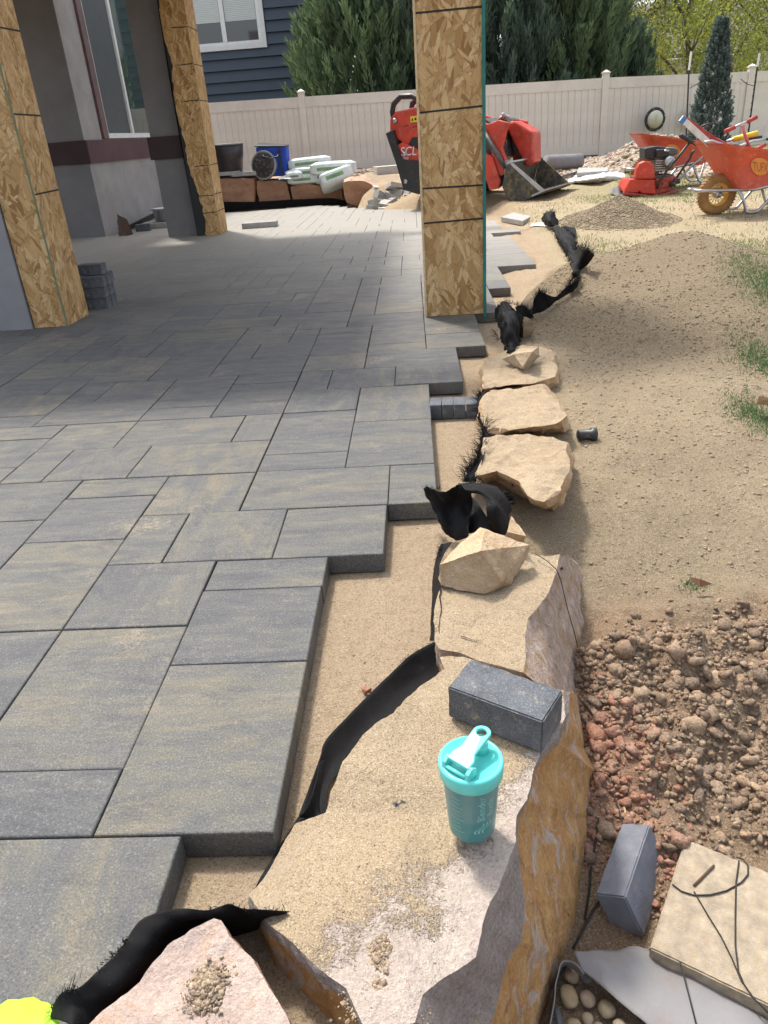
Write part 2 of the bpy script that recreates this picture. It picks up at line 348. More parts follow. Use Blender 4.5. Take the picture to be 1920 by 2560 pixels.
M_blue = simple('slate_blue_siding', (.055, .074, .098), .62, grime=.14, gs=4, bump=.2)
M_felt = simple('black_tar_felt', (.018, .018, .018), .75, grime=.5, gs=18, bump=.6)
def mk_glass(name, tint=(.03, .04, .04), rough=.03):
    t = NT(name); return t.fin(tint, rough, None, 1.0, 0.0)
M_glass = mk_glass('window_glass', (.05, .075, .07)); M_glass_d = mk_glass('dark_window_glass', (.02, .022, .025), .05)
M_screen = simple('insect_screen', (.075, .085, .09), .55, grime=.1)
M_blind = simple('window_blind', (.55, .58, .54), .6, grime=.05)
M_red = simple('red_machine_paint', (.56, .05, .028), .4, grime=.25, gs=6, dirtamt=.3); M_redb = simple('red_frame_paint', (.40, .04, .03), .48, grime=.3, dirtamt=.4)
M_orange = simple('orange_red_plastic', (.60, .085, .035), .5, grime=.2, gs=5, dirtamt=.26, dirt=(.5, .33, .22))
M_black = simple('black_plastic', (.022, .022, .024), .45, grime=.3, dirtamt=.08); M_rubber = simple('black_rubber', (.03, .03, .03), .8, grime=.3, dirtamt=.35)
M_steel = simple('galvanised_steel', (.5, .5, .5), .35, .85, grime=.2, dirtamt=.12); M_dsteel = simple('worn_steel', (.13, .13, .125), .5, .6, grime=.4, dirtamt=.3)
M_bucket = simple('muddy_bucket_steel', (.075, .078, .075), .6, .3, grime=.45, gs=7, dirtamt=.45, dirt=(.36, .24, .05))
M_tyre = simple('tan_tyre', (.33, .17, .06), .85, grime=.3, dirtamt=.25); M_yrim = simple('yellow_wheel_rim', (.72, .38, .03), .5, grime=.2, dirtamt=.15)
M_yel = simple('yellow_handle', (.72, .56, .03), .45); M_decal = simple('orange_decal', (.78, .3, .08), .5, grime=.1); M_dtext = simple('decal_letters', (.5, .12, .04), .6)
M_lett = simple('silver_lettering', (.7, .7, .7), .4, grime=.1); M_ysign = simple('yellow_sticker', (.8, .6, .03), .5, grime=.1)
M_bluec = simple('blue_cooler_fabric', (.012, .06, .42), .65, grime=.2); M_plant = simple('brown_planter_plastic', (.035, .026, .028), .4, grime=.25)
M_planti = simple('planter_rim', (.3, .28, .28), .4)
M_bag = simple('white_paper_bag', (.66, .7, .68), .6, grime=.14, gs=12, bump=.3); M_green = simple('green_bag_print', (.2, .4, .1), .6); M_gbag = simple('grey_bag_print', (.22, .25, .25), .7)
M_slab = simple('grey_concrete', (.36, .35, .33), .85, grime=.22, gs=14, bump=.6, dirtamt=.15); M_pale = simple('pale_concrete', (.5, .47, .42), .85, grime=.15, gs=12, bump=.5, dirtamt=.2)
M_roof = simple('roof_boards', (.3, .25, .18), .8)
def mk_fabric():
    t = NT('black_landscape_fabric'); p = t.pos((1, 1, 1), False); wv = t.n('ShaderNodeTexWave'); t.set(wv.inputs[0], t.pos((1, 1, 1.0), False, rot=(0, 0, .5))); wv.inputs['Scale'].default_value = 160; wv.inputs['Distortion'].default_value = 1.5
    n = t.noise(p, 15, 5, .7); c = t.ramp(n, [(.45, (.004, .004, .0045)), (.65, (.011, .011, .012)), (.82, (.07, .066, .058))])
    f = t.noise(p, 200, 2); c = t.mix(t.mr(f, .66, .8, 0, .15), c, (.3, .25, .18))
    return t.fin(c, t.mr(n, .3, .7, .6, .9), t.bump(t.math('ADD', wv.outputs['Fac'], n), .35, .0015), .2)
M_fab = mk_fabric(); M_fray = simple('frayed_fabric_strands', (.008, .008, .009), .6, grime=.3, spec=.2)
M_gfab = simple('grey_geotextile_sheet', (.205, .198, .198), .8, grime=.15, gs=5, bump=.35, dirtamt=.3, dirt=(.2, .13, .085))
M_wfab = simple('white_geotextile_sheet', (.62, .62, .6), .8, grime=.15, gs=8, dirtamt=.1)
# ================================================================== GROUND
def xB(y): return np.interp(y, [0, .9, 1.4, 2.0, 2.6, 3.4, 4.1, 4.9, 5.4, 6.2, 7.0, 8.0, 9.2, 10.2, 12.0, 12.8, 60], [.02, .10, .14, .2, .33, .42, .5, .60, .84, 1.02, 1.22, 1.27, 1.36, 1.45, 1.0, -.6, -.6])
def yWall(x): return np.interp(x, [-9, -3.5, -2.4, -1.35, -.85, -.3, .4], [15.0, 15.0, 15.1, 14.95, 14.3, 14.0, 14.0])
def gz(x, y, fine=True):
    x = np.asarray(x, float); y = np.asarray(y, float)
    zr = np.interp(y, [-5, .6, 1.0, 1.35, 1.7, 2.0, 2.3, 2.7, 3.2, 4, 7, 9, 12, 17, 20, 60], [-.42, -.42, -.40, -.34, -.25, -.18, -.11, -.055, -.01, .01, .02, .06, .12, .34, .32, .2])
    zr = zr + .12*ss(11.5, 14.0, y)*ss(2.0, -.2, x)
    # heap of bedding gravel and a small heap behind it
    def heap(cx, cy, rx, ry, h, p=1.15):
        r = np.sqrt(((x-cx)/rx)**2+((y-cy)/ry)**2+.004)*(1+.13*fbm(x, y, 2.2, 2, 9)); return h*np.clip(1-r, 0, 1)**p
    zr = zr + heap(1.72, 5.0, 1.15, 1.5, .44, 1.0) + heap(1.75, 3.9, .95, .95, .10, 1) + heap(2.28, 8.95, .62, .75, .27)
    dirt = ss(1.0, 1.25, y)*ss(1.95, 1.65, y+.12*fbm(x, y, 3, 2, 77))*ss(.3, .5, x)
    zr = zr + dirt*(.055+.085*fbm(x, y, 5, 4, 3)+.045*fbm(x, y, 17, 4, 4)) + .012*fbm(x, y, 2.5, 3, 5)*ss(.6, 1.5, y) + .006*fbm(x, y, 14, 3, 6)
    zl = -.067 + .006*fbm(x, y, 5, 4, 1) + ss(.2, .5, x-np.interp(y, [5.5, 8], [.55, .85]))*.0
    rum = ss(5.2, 5.8, y)*ss(10, 9, y)*ss(.72, .95, x)
    zl = zl + rum*(.035+.035*fbm(x, y, 6, 3, 12))
    zl = zl + .35*0
    wdt = .06+.16*ss(5, 6, y)+.9*ss(11.5, 12.8, y); b = xB(y); t = ss(-.03-wdt*.3*(y > 5), wdt, x-b); t = np.maximum(t, ss(13.1, 13.9, y)*(x > -.9)*ss(-1.3, -.5, x)); z = zl*(1-t)+zr*t
    up = ss(0, .12+1.0*ss(-1.2, -.4, x), y-yWall(x))*ss(.5, -.6, x); z = z*(1-up)+(.42+.02*fbm(x, y, 3, 3, 8))*up
    return z
def gcol(x, y):
    n1 = fbm(x, y, 1.6, 4, 21); n2 = fbm(x, y, 5, 4, 22); n3 = fbm(x, y, .7, 3, 23)
    def M(c, d, t): return c*(1-t[:, None])+np.array(d)*t[:, None]
    c = np.tile(np.array([.45, .33, .205]), (len(x), 1))
    right = ss(-.02, .05, x-xB(y))
    g = np.tile(np.array([.26, .192, .104]), (len(x), 1)); g = M(g, (.36, .275, .16), ss(-.1, .5, n1+.3*n2)); g = M(g, (.205, .148, .078), ss(.1, .5, n2-n1*.3)*.6)
    pile = ss(1.15, .8, np.sqrt(((x-1.72)/1.25)**2+((y-5.0)/1.6)**2)); g = M(g, (.195, .136, .064), pile*.95)
    pile = ss(1.1, .8, np.sqrt(((x-2.28)/.62)**2+((y-8.95)/.75)**2)); g = M(g, (.25, .185, .10), pile*.8)
    far = ss(5.6, 7.5, y+n1*1.2); g = M(g, (.46, .37, .225), far*(1-pile)*.9)
    grass = ss(9.0, 11.0, y+n3*2.4)*ss(1.6, 2.6, x+n2)+ss(.1, .45, n2+n1*.6)*ss(6.5, 8, y)*.35; g = M(g, (.24, .24, .09), np.clip(grass, 0, 1)*.75)
    bare = ss(2.9, 1.6, x)*ss(10, 11.5, y); g = M(g, (.47, .32, .19), bare*.7)
    dirt = ss(1.95, 1.70, y+n2*.22); g = M(g, (.25, .150, .075), dirt); g = M(g, (.31, .125, .062), dirt*ss(.25, .6, n1*.7+ss(1.0, .4, x)*.7+n2*.2)*ss(1.0, 1.3, y)*.75)
    g = M(g, (.16, .10, .055), dirt*ss(.1, .5, fbm(x, y, 7, 3, 31))*.5)
    c = M(c, (0, 0, 0), right)+g*right[:, None]
    up = ss(0, .12, y-yWall(x))*ss(.3, -.6, x); c = M(c, (.36, .27, .18), up)
    return c
def axis(segs):
    a = []
    for lo, hi, st in segs: a += list(np.arange(lo, hi, st))
    return np.array(a+[segs[-1][1]])
gx = axis([(-40, -10, 5), (-10, -3.5, .6), (-3.5, -.6, .12), (-.6, .3, .04), (.3, 1.3, .014), (1.3, 2.6, .03), (2.6, 4, .08), (4, 9, .25), (9, 40, 4)])
gy = axis([(-8, .4, .4), (.4, .9, .04), (.9, 2.3, .014), (2.3, 4.2, .026), (4.2, 7, .045), (7, 10, .08), (10, 16, .15), (16, 24, .5), (24, 100, 6)])
XX, YY = np.meshgrid(gx, gy); xf, yf = XX.ravel(), YY.ravel(); V = np.stack([xf, yf, gz(xf, yf)], 1)
nx, ny = len(gx), len(gy); ii = np.arange(nx-1)[None, :]+np.arange(ny-1)[:, None]*nx; ii = ii.ravel()
gr_ = link('ground', npmesh('ground', V, np.stack([ii, ii+1, ii+nx+1, ii+nx], 1), M_ground, gcol(xf, yf), True)); tag(gr_, 'tan sand and soil of the yard, rising gently to the fence', kind='structure')
# ================================================================== PATIO PAVERS
X0, UX, Y0, UY = -.13, .1675, .912, .1622; TH = .06
known = [(-5,-2,-2,0),(-5,-3,0,1),(-3,-1,0,3),(-5,-3,1,4),(-7,-5,1,4),(-5,-3,4,6),(-3,-1,5,6),(-3,-1,3,5),(-7,-5,4,7),(-5,-4,6,8),(-4,-2,6,8),(-2,0,6,8),(-7,-5,7,9),(-9,-7,6,8),(-9,-7,8,10),
 (-7,-5,9,10),(-5,-3,8,10),(-3,0,8,10),(0,1,8,10),(-6,-3,10,12),(-3,-1,10,11),(-3,-1,11,14),(-4,-3,12,14),(-7,-4,12,14),(-8,-6,10,12),(-9,-8,10,12),(-9,-7,12,14),(-11,-9,12,13),(-11,-9,13,14),(-10,-7,14,16),
 (-7,-5,14,15),(-7,-5,15,17),(-5,-3,14,17),(-3,-1,14,16),(-3,-2,16,18),(-2,0,16,18),(-1,1,10,13),(-1,1,13,16),(0,2,16,18),(-1,2,18,20),(1,3,20,22),(1,3,22,25),(-1,1,21,24),(-1,1,20,21)]
def iR(j):
    for lo, hi, r in [(-9, 0, -2), (0, 6, -1), (6, 8, 0), (8, 16, 1), (16, 20, 2), (20, 25, 3), (25, 30, 4), (30, 36, 5), (36, 48, 7), (48, 50, 6), (50, 52, 8), (52, 58, 7), (58, 62, 6), (62, 68, 5), (68, 99, 3)]:
        if lo <= j < hi: return r
def inpatio(i, j):
    if j < -6 or i >= iR(j) or i < -42: return False
    x = X0+(i+.5)*UX; y = Y0+(j+.5)*UY
    if x < -4.55 and y > 11.55: return False
    if y > np.interp(x, [-5, -2.6, -1.7, -1.2, -.7, .6, 1.3], [14.3, 14.4, 14.6, 13.9, 13.0, 12.5, 12.2]): return False
    return True
occ = {}; rects = []
def put(i0, i1, j0, j1):
    for a in range(i0, i1):
        for b in range(j0, j1): occ[(a, b)] = 1
    rects.append((i0, i1, j0, j1))
for r in known: put(*r)
sizes = [(2, 2)]*5+[(3, 2)]*5+[(2, 3)]*4+[(2, 1)]*3+[(1, 2)]*3+[(3, 1)]*2
sizes2 = [(3, 2)]*6+[(2, 1)]*4+[(2, 2)]*4+[(3, 1)]*2+[(2, 3)]+[(1, 2)]*2; pr = random.Random(5)
for j in range(-6, 90):
    for i in range(12, -43, -1):
        if (i, j) in occ or not inpatio(i, j): continue
        sz = (sizes if j < 22 else sizes2)[:]; pr.shuffle(sz)
        for w_, h_ in sz+[(1, 1)]:
            cells = [(i-a, j+b) for a in range(w_) for b in range(h_)]
            if all(c not in occ and inpatio(*c) for c in cells): put(i-w_+1, i+1, j, j+h_); break
patio = thing('patio', None, None, (0, 0, 0)); tag(patio, 'unfinished patio of grey and tan concrete slab pavers', kind='structure')
def slab_mb(wx, wy, th=TH, c=.0035):
    m = MB(); a, b = wx/2, wy/2
    def ring(x, y, z): return [(-x, -y, z), (x, -y, z), (x, y, z), (-x, y, z)]
    vs = ring(a, b, -th)+ring(a, b, -c)+ring(a-c*.35, b-c*.35, -c*.35)+ring(a-c, b-c, 0)
    fs = [(3, 2, 1, 0), (12, 13, 14, 15)]
    for k in range(3):
        for q in range(4): fs.append((k*4+q, k*4+(q+1) % 4, k*4+4+(q+1) % 4, k*4+4+q))
    m.add(vs, fs); return m
GAP = .0034; pm = {}
def keyf(r): return math.hypot(X0+(r[0]+r[1])/2*UX, Y0+(r[2]+r[3])/2*UY)
def pxof(p):
    d = Vector(p)-Vector((0, 0, H)); z = d.dot(fwd); return (960+F*d.dot(r2)/z, 1280+F*d.dot(d2)/z) if z > .05 else (-9999, 0)
def inview(r):
    for a in (r[0], r[1]):
        for b in (r[2], r[3]):
            q = pxof((X0+a*UX, Y0+b*UY, 0))
            if -30 < q[0] < 1950 and -30 < q[1] < 2600: return True
    return False
rects.sort(key=keyf); nind = 0; rest = MB()
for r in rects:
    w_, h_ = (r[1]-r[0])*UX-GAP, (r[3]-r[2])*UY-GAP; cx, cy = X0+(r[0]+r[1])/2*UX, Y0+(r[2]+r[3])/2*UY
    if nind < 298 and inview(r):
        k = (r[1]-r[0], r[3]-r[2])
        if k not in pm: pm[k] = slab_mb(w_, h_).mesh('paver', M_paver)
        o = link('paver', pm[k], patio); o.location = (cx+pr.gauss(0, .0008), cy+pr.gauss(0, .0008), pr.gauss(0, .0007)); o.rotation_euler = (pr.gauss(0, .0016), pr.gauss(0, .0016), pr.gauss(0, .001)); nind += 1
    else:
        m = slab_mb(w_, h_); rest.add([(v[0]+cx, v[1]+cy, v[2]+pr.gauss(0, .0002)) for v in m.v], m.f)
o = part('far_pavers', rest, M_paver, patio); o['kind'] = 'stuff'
# ================================================================== STUCCO HOUSE
hs = thing('stucco_house', 'greige stucco house wall with plum band and tall window beyond the porch columns', 'house', (-4.6, 11.6, 0))
def hp(name, a, b, mat, par=hs, **k): m = MB(); m.span(a, b); return part(name, m, mat, par, world=True, **k)
WX = -4.6; ya, yb, za, zb = 12.52, 14.75, 1.34, 3.6
m = MB(); m.span((WX-.3, 11.6, -.3), (WX, 16.6, .985)); m.span((WX-.3, 11.6, 1.285), (WX, 12.3, 4.2)); m.span((WX-.3, 15.2, 1.285), (WX, 16.6, 4.2)); m.span((WX-.3, 12.3, 3.7), (WX, 15.2, 4.2)); m.span((WX-.3, 12.3, 1.285), (WX, 15.2, 1.3))
part('wall', m, M_stucco, hs, world=True)
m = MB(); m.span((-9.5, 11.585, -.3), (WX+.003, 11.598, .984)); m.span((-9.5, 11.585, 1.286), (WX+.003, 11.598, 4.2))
part('wall', m, M_stucco_d, hs, world=True, label='stucco wall facing the patio, its shade painted as darker grey')
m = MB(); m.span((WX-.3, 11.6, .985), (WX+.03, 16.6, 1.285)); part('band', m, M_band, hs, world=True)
m = MB(); m.span((-9.5, 11.56, .985), (WX+.033, 11.598, 1.285)); part('band', m, M_band_d, hs, world=True, label='stucco band with its shade painted near-black')
wn = MB(); y0_, y1_ = 12.3, 15.2
wn.span((WX-.02, y0_, 1.3), (WX+.04, y0_+.2, 3.7)); wn.span((WX-.02, y1_-.2, 1.3), (WX+.04, y1_, 3.7)); wn.span((WX-.02, y0_+.2, 3.66), (WX+.038, y1_-.2, 3.7))
fr = part('window', wn, M_trim, hs, world=True, label='tall sliding window with a plum outer trim')
m = MB(); a0, a1 = 12.505, 14.995
m.span((WX-.03, a0, 1.302), (WX+.03, a1, 1.37)); m.span((WX-.03, a0, 1.372), (WX+.025, a0+.05, 3.7)); m.span((WX-.03, a1-.05, 1.372), (WX+.025, a1, 3.7)); m.span((WX-.03, 13.68, 1.372), (WX+.02, 13.76, 3.7))
part('window_frame', m, M_white, fr, world=True)
m = MB(); m.span((WX-.05, 13.77, 1.372), (WX-.02, a1-.052, 3.68)); part('pane', m, M_glass, fr, world=True)
m = MB(); m.span((WX-.03, a0+.052, 1.372), (WX-.015, 13.678, 3.68)); part('insect_screen', m, M_screen, fr, world=True)
m = MB(); m.span((WX-.10, a0, 1.3), (WX-.07, a1, 3.7)); part('window_back', m, M_glass_d, fr, world=True)
# ================================================================== PORCH COLUMNS
def lines(par, zs, a, b, face='y', dz=0.0):
    for k, z in enumerate(zs):
        m = MB(); s = [.006, -.004, .01, .004][k % 4]+dz
        if face == 'y': y = a[1]-.0012; m.prism([(a[0], y, z), (b[0], y, z+s), (b[0], y, z+s+.011), (a[0], y, z+.010)], (0, .0028, 0))
        else: x = a[0]+.0012; m.prism([(x, a[1], z), (x, b[1], z+s), (x, b[1], z+s+.011), (x, a[1], z+.010)], (-.0028, 0, 0))
        part('marker_line', m, M_ink, par, world=True)
def osbp(par, a, b, **k): m = MB(); m.span(a, b); return part('sheathing_panel', m, M_osb, par, world=True, **k)
TOPZ = 3.06
# nearest column: sheathed all round, only the wooden box shows
cc = thing('porch_column', 'square column boxed in oriented strand board with a teal edge, nearest and most central in the photo', 'column', (.24, 5.14, 0), group='porch columns')
osbp(cc, (.062, 4.95, .003), (.428, 4.962, TOPZ))
osbp(cc, (.062, 5.322, .003), (.428, 5.334, TOPZ)); osbp(cc, (.429, 4.951, -.02), (.440, 5.335, TOPZ)); osbp(cc, (.05, 4.951, .003), (.061, 5.335, TOPZ))
m = MB(); m.span((.4282, 4.936, -.02), (.4465, 4.9505, TOPZ)); part('teal_panel_edge', m, M_teal, cc, world=True)
m = MB(); m.span((.049, 4.944, .003), (.0605, 4.9505, TOPZ)); part('bare_panel_edge', m, M_wood, cc, world=True)
lines(cc, [.575, .775, 1.185, 1.675, 2.2], (.062, 4.95), (.428, 4.95))
lc = thing('porch_column', 'column at the left edge, grey stucco with a strand board box on its right, nearer the camera', 'column', (-2.9, 5.55, 0), group='porch columns')
osbp(lc, (-2.79, 5.345, .003), (-2.553, 5.357, TOPZ)); osbp(lc, (-2.552, 5.346, .003), (-2.54, 5.735, TOPZ)); osbp(lc, (-2.79, 5.723, .003), (-2.553, 5.735, TOPZ))
m = MB(); m.span((-2.552, 5.338, .003), (-2.541, 5.3445, TOPZ)); part('teal_panel_edge', m, simple('faded_green_edge', (.16, .2, .11), .7), lc, world=True)
lines(lc, [.88, 1.36, 1.84], (-2.54, 5.35), (-2.54, 5.735), 'x')
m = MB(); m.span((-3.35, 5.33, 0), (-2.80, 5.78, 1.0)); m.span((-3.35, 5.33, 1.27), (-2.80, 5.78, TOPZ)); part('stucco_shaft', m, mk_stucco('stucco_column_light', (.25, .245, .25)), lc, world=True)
m = MB(); m.span((-3.37, 5.31, 1.0), (-2.798, 5.8, 1.27)); part('band', m, M_band_d, lc, world=True)
mc = thing('porch_column', 'middle column, stucco with its shade painted in and a strand board box on its right, in front of the house window', 'column', (-3.05, 11.1, 0), group='porch columns')
osbp(mc, (-2.99, 10.79, .003), (-2.683, 10.802, TOPZ)); osbp(mc, (-2.682, 10.79, .003), (-2.67, 11.24, TOPZ)); osbp(mc, (-2.99, 11.228, .003), (-2.683, 11.24, TOPZ))
lines(mc, [.28, .50, .86, 1.62, 2.02, 2.42], (-2.88, 10.79), (-2.683, 10.79)); lines(mc, [.29, .51, .865, 1.62, 2.02, 2.42], (-2.67, 10.79), (-2.67, 11.24), 'x')
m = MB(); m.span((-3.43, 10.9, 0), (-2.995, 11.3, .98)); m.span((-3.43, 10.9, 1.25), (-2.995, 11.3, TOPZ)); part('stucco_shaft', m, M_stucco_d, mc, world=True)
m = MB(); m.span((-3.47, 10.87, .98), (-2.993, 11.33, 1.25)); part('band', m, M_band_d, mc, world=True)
m = MB(); pr2 = random.Random(3); zsx = [.0+.05*k for k in range(58)]
pts = [(-2.993, 10.785, 0), (-2.86, 10.785, 0)]+[(-2.88-.10*ss(.6, 1.0, z)-.0+pr2.uniform(-.014, .014)+.03*math.sin(z*7), 10.785, z+.02) for z in zsx if z < 2.8]+[(-2.993, 10.785, 3.0)]
m.prism(pts, (0, .0045, 0)); part('tar_felt_strip', m, M_felt, mc, world=True)
# porch roof above the columns, out of the picture; its shade lies on the patio
rf = thing('porch_roof', 'plain boarded porch roof carried by the three columns, above the frame', 'roof', (-2.2, 8, 3.06))
m = MB(); m.span((-6.5, 5.0, 3.262), (-1.25, 11.54, 3.4)); part('roof_deck', m, M_roof, rf, world=True)
for y in (5.15, 11.0): m = MB(); m.span((-6.5, y-.09, 3.062), (.44, y+.09, 3.26)); part('beam', m, M_wood, rf, world=True)
# ================================================================== VINYL FENCE
fn = thing('vinyl_fence', 'cream vinyl privacy fence with flat boards and capped posts closing the yard', 'fence', (-2.2, 17.5, .44))
FP = [(-8.4, 17.75, .52, 1.46), (-5.3, 17.6, .48, 1.46), (-2.2, 17.5, .44, 1.44), (.9, 17.4, .40, 1.43), (4.0, 17.5, .36, 1.43), (7.2, 18.3, .30, 1.40), (10.3, 19.6, .24, 1.40)]
pbm = MB(); pbm.span((-.065, -.065, -.3), (.065, .065, 1.50)); pmesh = pbm.mesh('fence_post', M_cream)
cm = MB(); cm.span((-.078, -.078, 1.502), (.078, .078, 1.53)); cm.add([(-.07, -.07, 1.53), (.07, -.07, 1.53), (.07, .07, 1.53), (-.07, .07, 1.53), (0, 0, 1.575)], [(0, 1, 4), (1, 2, 4), (2, 3, 4), (3, 0, 4)]); cmesh = cm.mesh('post_cap', M_cream)
org = Vector(fn.location)
for x, y, z, h in FP:
    o = link('fence_post', pmesh, fn); o.location = Vector((x, y, z))-org; c = link('post_cap', cmesh, o)
for k in range(len(FP)-1):
    A, Bp = Vector(FP[k][:3]), Vector(FP[k+1][:3]); d = Bp-A; ln = math.hypot(d.x, d.y); ang = math.atan2(d.y, d.x); sl_ = d.z/ln; u = Vector((math.cos(ang), math.sin(ang), 0))
    nb_ = 22; L0 = ln-.13; bw = L0/nb_
    for nm, z0, z1 in (('bottom_rail', .03, .20), ('top_rail', 1.24, 1.43)):
        m = MB(); v = Vector((-u.y, u.x, 0))
        a = A+u*.067; b = A+u*(ln-.067)+Vector((0, 0, d.z)); pts = [a+Vector((0, 0, z0)), b+Vector((0, 0, z0)), b+Vector((0, 0, z1)), a+Vector((0, 0, z1))]
        m.prism([p-v*.025 for p in pts], v*.05); part(nm, m, M_cream, fn, world=True)
    bm_ = MB(); c_ = .006; z0, z1 = .19, 1.25; w2 = bw/2-.0012
    prof = [(-w2, .011), (w2, .011), (w2, -.005), (w2-c_, -.011), (-w2+c_, -.011), (-w2, -.005)]
    bm_.prism([(p[0], p[1], z0) for p in prof], (0, 0, z1-z0)); bmesh_ = bm_.mesh('board', M_cream)
    for q in range(nb_):
        s_ = .065+(q+.5)*bw; o = link('board', bmesh_, fn); o.location = A+u*s_+Vector((0, 0, d.z*s_/ln))-org; o.rotation_euler = (0, 0, ang)
        if k in (0, 5): bpy.data.objects.remove(o)
    if k in (0, 5):
        m = MB(); m.prism([A+u*.07+Vector((0, 0, z0)), A+u*(ln-.07)+Vector((0, 0, z0+d.z)), A+u*(ln-.07)+Vector((0, 0, z1+d.z)), A+u*.07+Vector((0, 0, z1))], (0, .015, 0)); part('board_run', m, M_cream, fn, world=True)
# two clear dome windows let into the boards
def dome(cx, cy, cz, ang, mat_rim):
    R = Matrix.Rotation(ang, 3, 'Z') @ Matrix.Rotation(RAD(90), 3, 'X')
    m = MB(); m.lathe([(.178, 0), (.178, .03), (.2, .035), (.222, .03), (.225, 0)], 40, (cx, cy, cz), R); rim = part('dome_window', m, mat_rim, fn, True, world=True)
    m = MB(); m.lathe([(.177, .008), (.172, .03), (.15, .065), (.11, .1), (.06, .12), (.0, .125)], 40, (cx, cy, cz), R); part('dome', m, M_dome, rim, True, world=True)
    for a in range(8):
        m = MB(); m.lathe([(.008, .034), (.008, .041)], 8, Vector((cx, cy, cz))+R@Vector((.2*math.cos(a*.785+.3), .2*math.sin(a*.785+.3), 0)), R); part('screw', m, M_steel, rim, world=True)
t_ = NT('dome_acrylic'); ge = t_.sep(t_.pos((1, 1, 1), False)); M_dome = t_.fin((.50, .49, .36), .12, None, .9)
q = PY(*K4(782, 610), 17.56); dome(q.x, 17.50+.0, q.z, RAD(12), M_black)
q = PY(*K4(1078, 605), 17.9); dome(q.x, 17.78, q.z, RAD(14), simple('tan_rim', (.45, .42, .32), .5))
# ================================================================== BLUE HOUSE BEYOND THE FENCE
bh = thing('blue_house', 'slate blue lap-sided house with a white slider window beyond the fence', 'house', (-6, 22, 0))
m = MB(); m.span((-12, 22.03, -.3), (-2.06, 30, 7.5)); part('wall', m, M_blue, bh, world=True)
wx0, wx1, wz0 = -5.55, -3.50, 3.22
zz = -.25; lap = .252; wz1 = 4.75
while zz < 7.2:
    segs = [(-12, -2.06)]
    if zz+lap > wz0-.0 and zz < wz1: segs = [(-12, wx0-.02), (wx1+.02, -2.06)]
    if zz < wz0 - .1: segs = [(-12, -2.06)]
    for a, b in segs:
        m = MB(); m.prism([(a, 22.028, zz+.006), (a, 22.0-.045, zz+.006), (a, 22.014, zz+lap-.006), (a, 22.028, zz+lap+.004)], (b-a, 0, 0)); part('siding_board', m, M_blue, bh, world=True)
    zz += lap
m = MB(); m.span((-2.06, 21.95, -.3), (-1.9, 22.2, 7.5)); part('corner_board', m, M_cream_w, bh, world=True)
m = MB(); T = .115; m.span((wx0, 21.94, wz0), (wx1, 22.02, wz0+T)); m.span((wx0, 21.94, wz0+T), (wx0+T, 22.02, wz1)); m.span((wx1-T, 21.94, wz0+T), (wx1, 22.02, wz1)); m.span((wx0, 21.93, wz1), (wx1, 22.02, wz1+T))
wf = part('window', m, M_cream_w, bh, world=True)
m = MB(); a, b = wx0+T+.002, wx1-T-.002; m.span((a, 21.96, wz0+T+.002), (b, 22.01, wz0+T+.06)); m.span((a, 21.96, wz0+T+.062), (a+.07, 22.01, wz1)); m.span((b-.07, 21.96, wz0+T+.062), (b, 22.01, wz1)); m.span((-4.60, 21.955, wz0+T+.062), (-4.49, 22.01, wz1))
part('window_frame', m, M_white, wf, world=True)
for a2, b2 in ((a+.072, -4.602), (-4.488, b-.072)):
    m = MB(); m.span((a2, 21.985, wz0+T+.062), (b2, 21.99, wz1)); o = part('pane', m, M_glass_d, wf, world=True)
    m = MB(); z = 3.83
    while z < wz1-.03: m.prism([(a2+.01, 21.978, z), (b2-.01, 21.978, z), (b2-.01, 21.983, z+.036), (a2+.01, 21.983, z+.036)], (0, .001, 0)); z += .038
    part('blind', m, M_blind, wf, world=True)
# pale house glimpsed behind the trees at the right
ph = thing('pale_house', 'pale beige house just glimpsed through the trees at the right', 'house', (14, 36, 0))
m = MB(); m.span((9, 36, 0), (22, 44, 3.0)); part('wall', m, simple('beige_siding', (.6, .54, .46), .7), ph, world=True)
m = MB(); m.prism([(8.6, 35.7, 3.002), (22.4, 35.7, 3.002), (22.4, 40, 5.2), (8.6, 40, 5.2)], (0, 0, .15)); part('roof', m, simple('brown_shingle', (.16, .13, .11), .9), ph, world=True)
# ================================================================== VEGETATION
def strips(base, dirs, length, width, cols, bend=.25, nseg=2, seed=1):
    """tapered leaf blades: numpy arrays -> verts, tris"""
    n = len(base); r = np.random.default_rng(seed); dirs = dirs/np.linalg.norm(dirs, axis=1)[:, None]
    side = np.cross(dirs, r.normal(size=(n, 3))); side /= np.linalg.norm(side, axis=1)[:, None]+1e-9
    b0 = base-side*width[:, None]/2; b1 = base+side*width[:, None]/2; mid = base+dirs*length[:, None]*.55
    m0 = mid-side*width[:, None]*.38; m1 = mid+side*width[:, None]*.38; tip = base+dirs*length[:, None]+np.cross(side, dirs)*length[:, None]*bend*r.uniform(-1, 1, n)[:, None]
    V = np.stack([b0, b1, m0, m1, tip], 1).reshape(-1, 3); k = np.arange(n)*5
    T_ = np.concatenate([np.stack([k, k+1, k+3], 1), np.stack([k, k+3, k+2], 1), np.stack([k+2, k+3, k+4], 1)])
    return V, T_, np.repeat(cols, 5, axis=0)
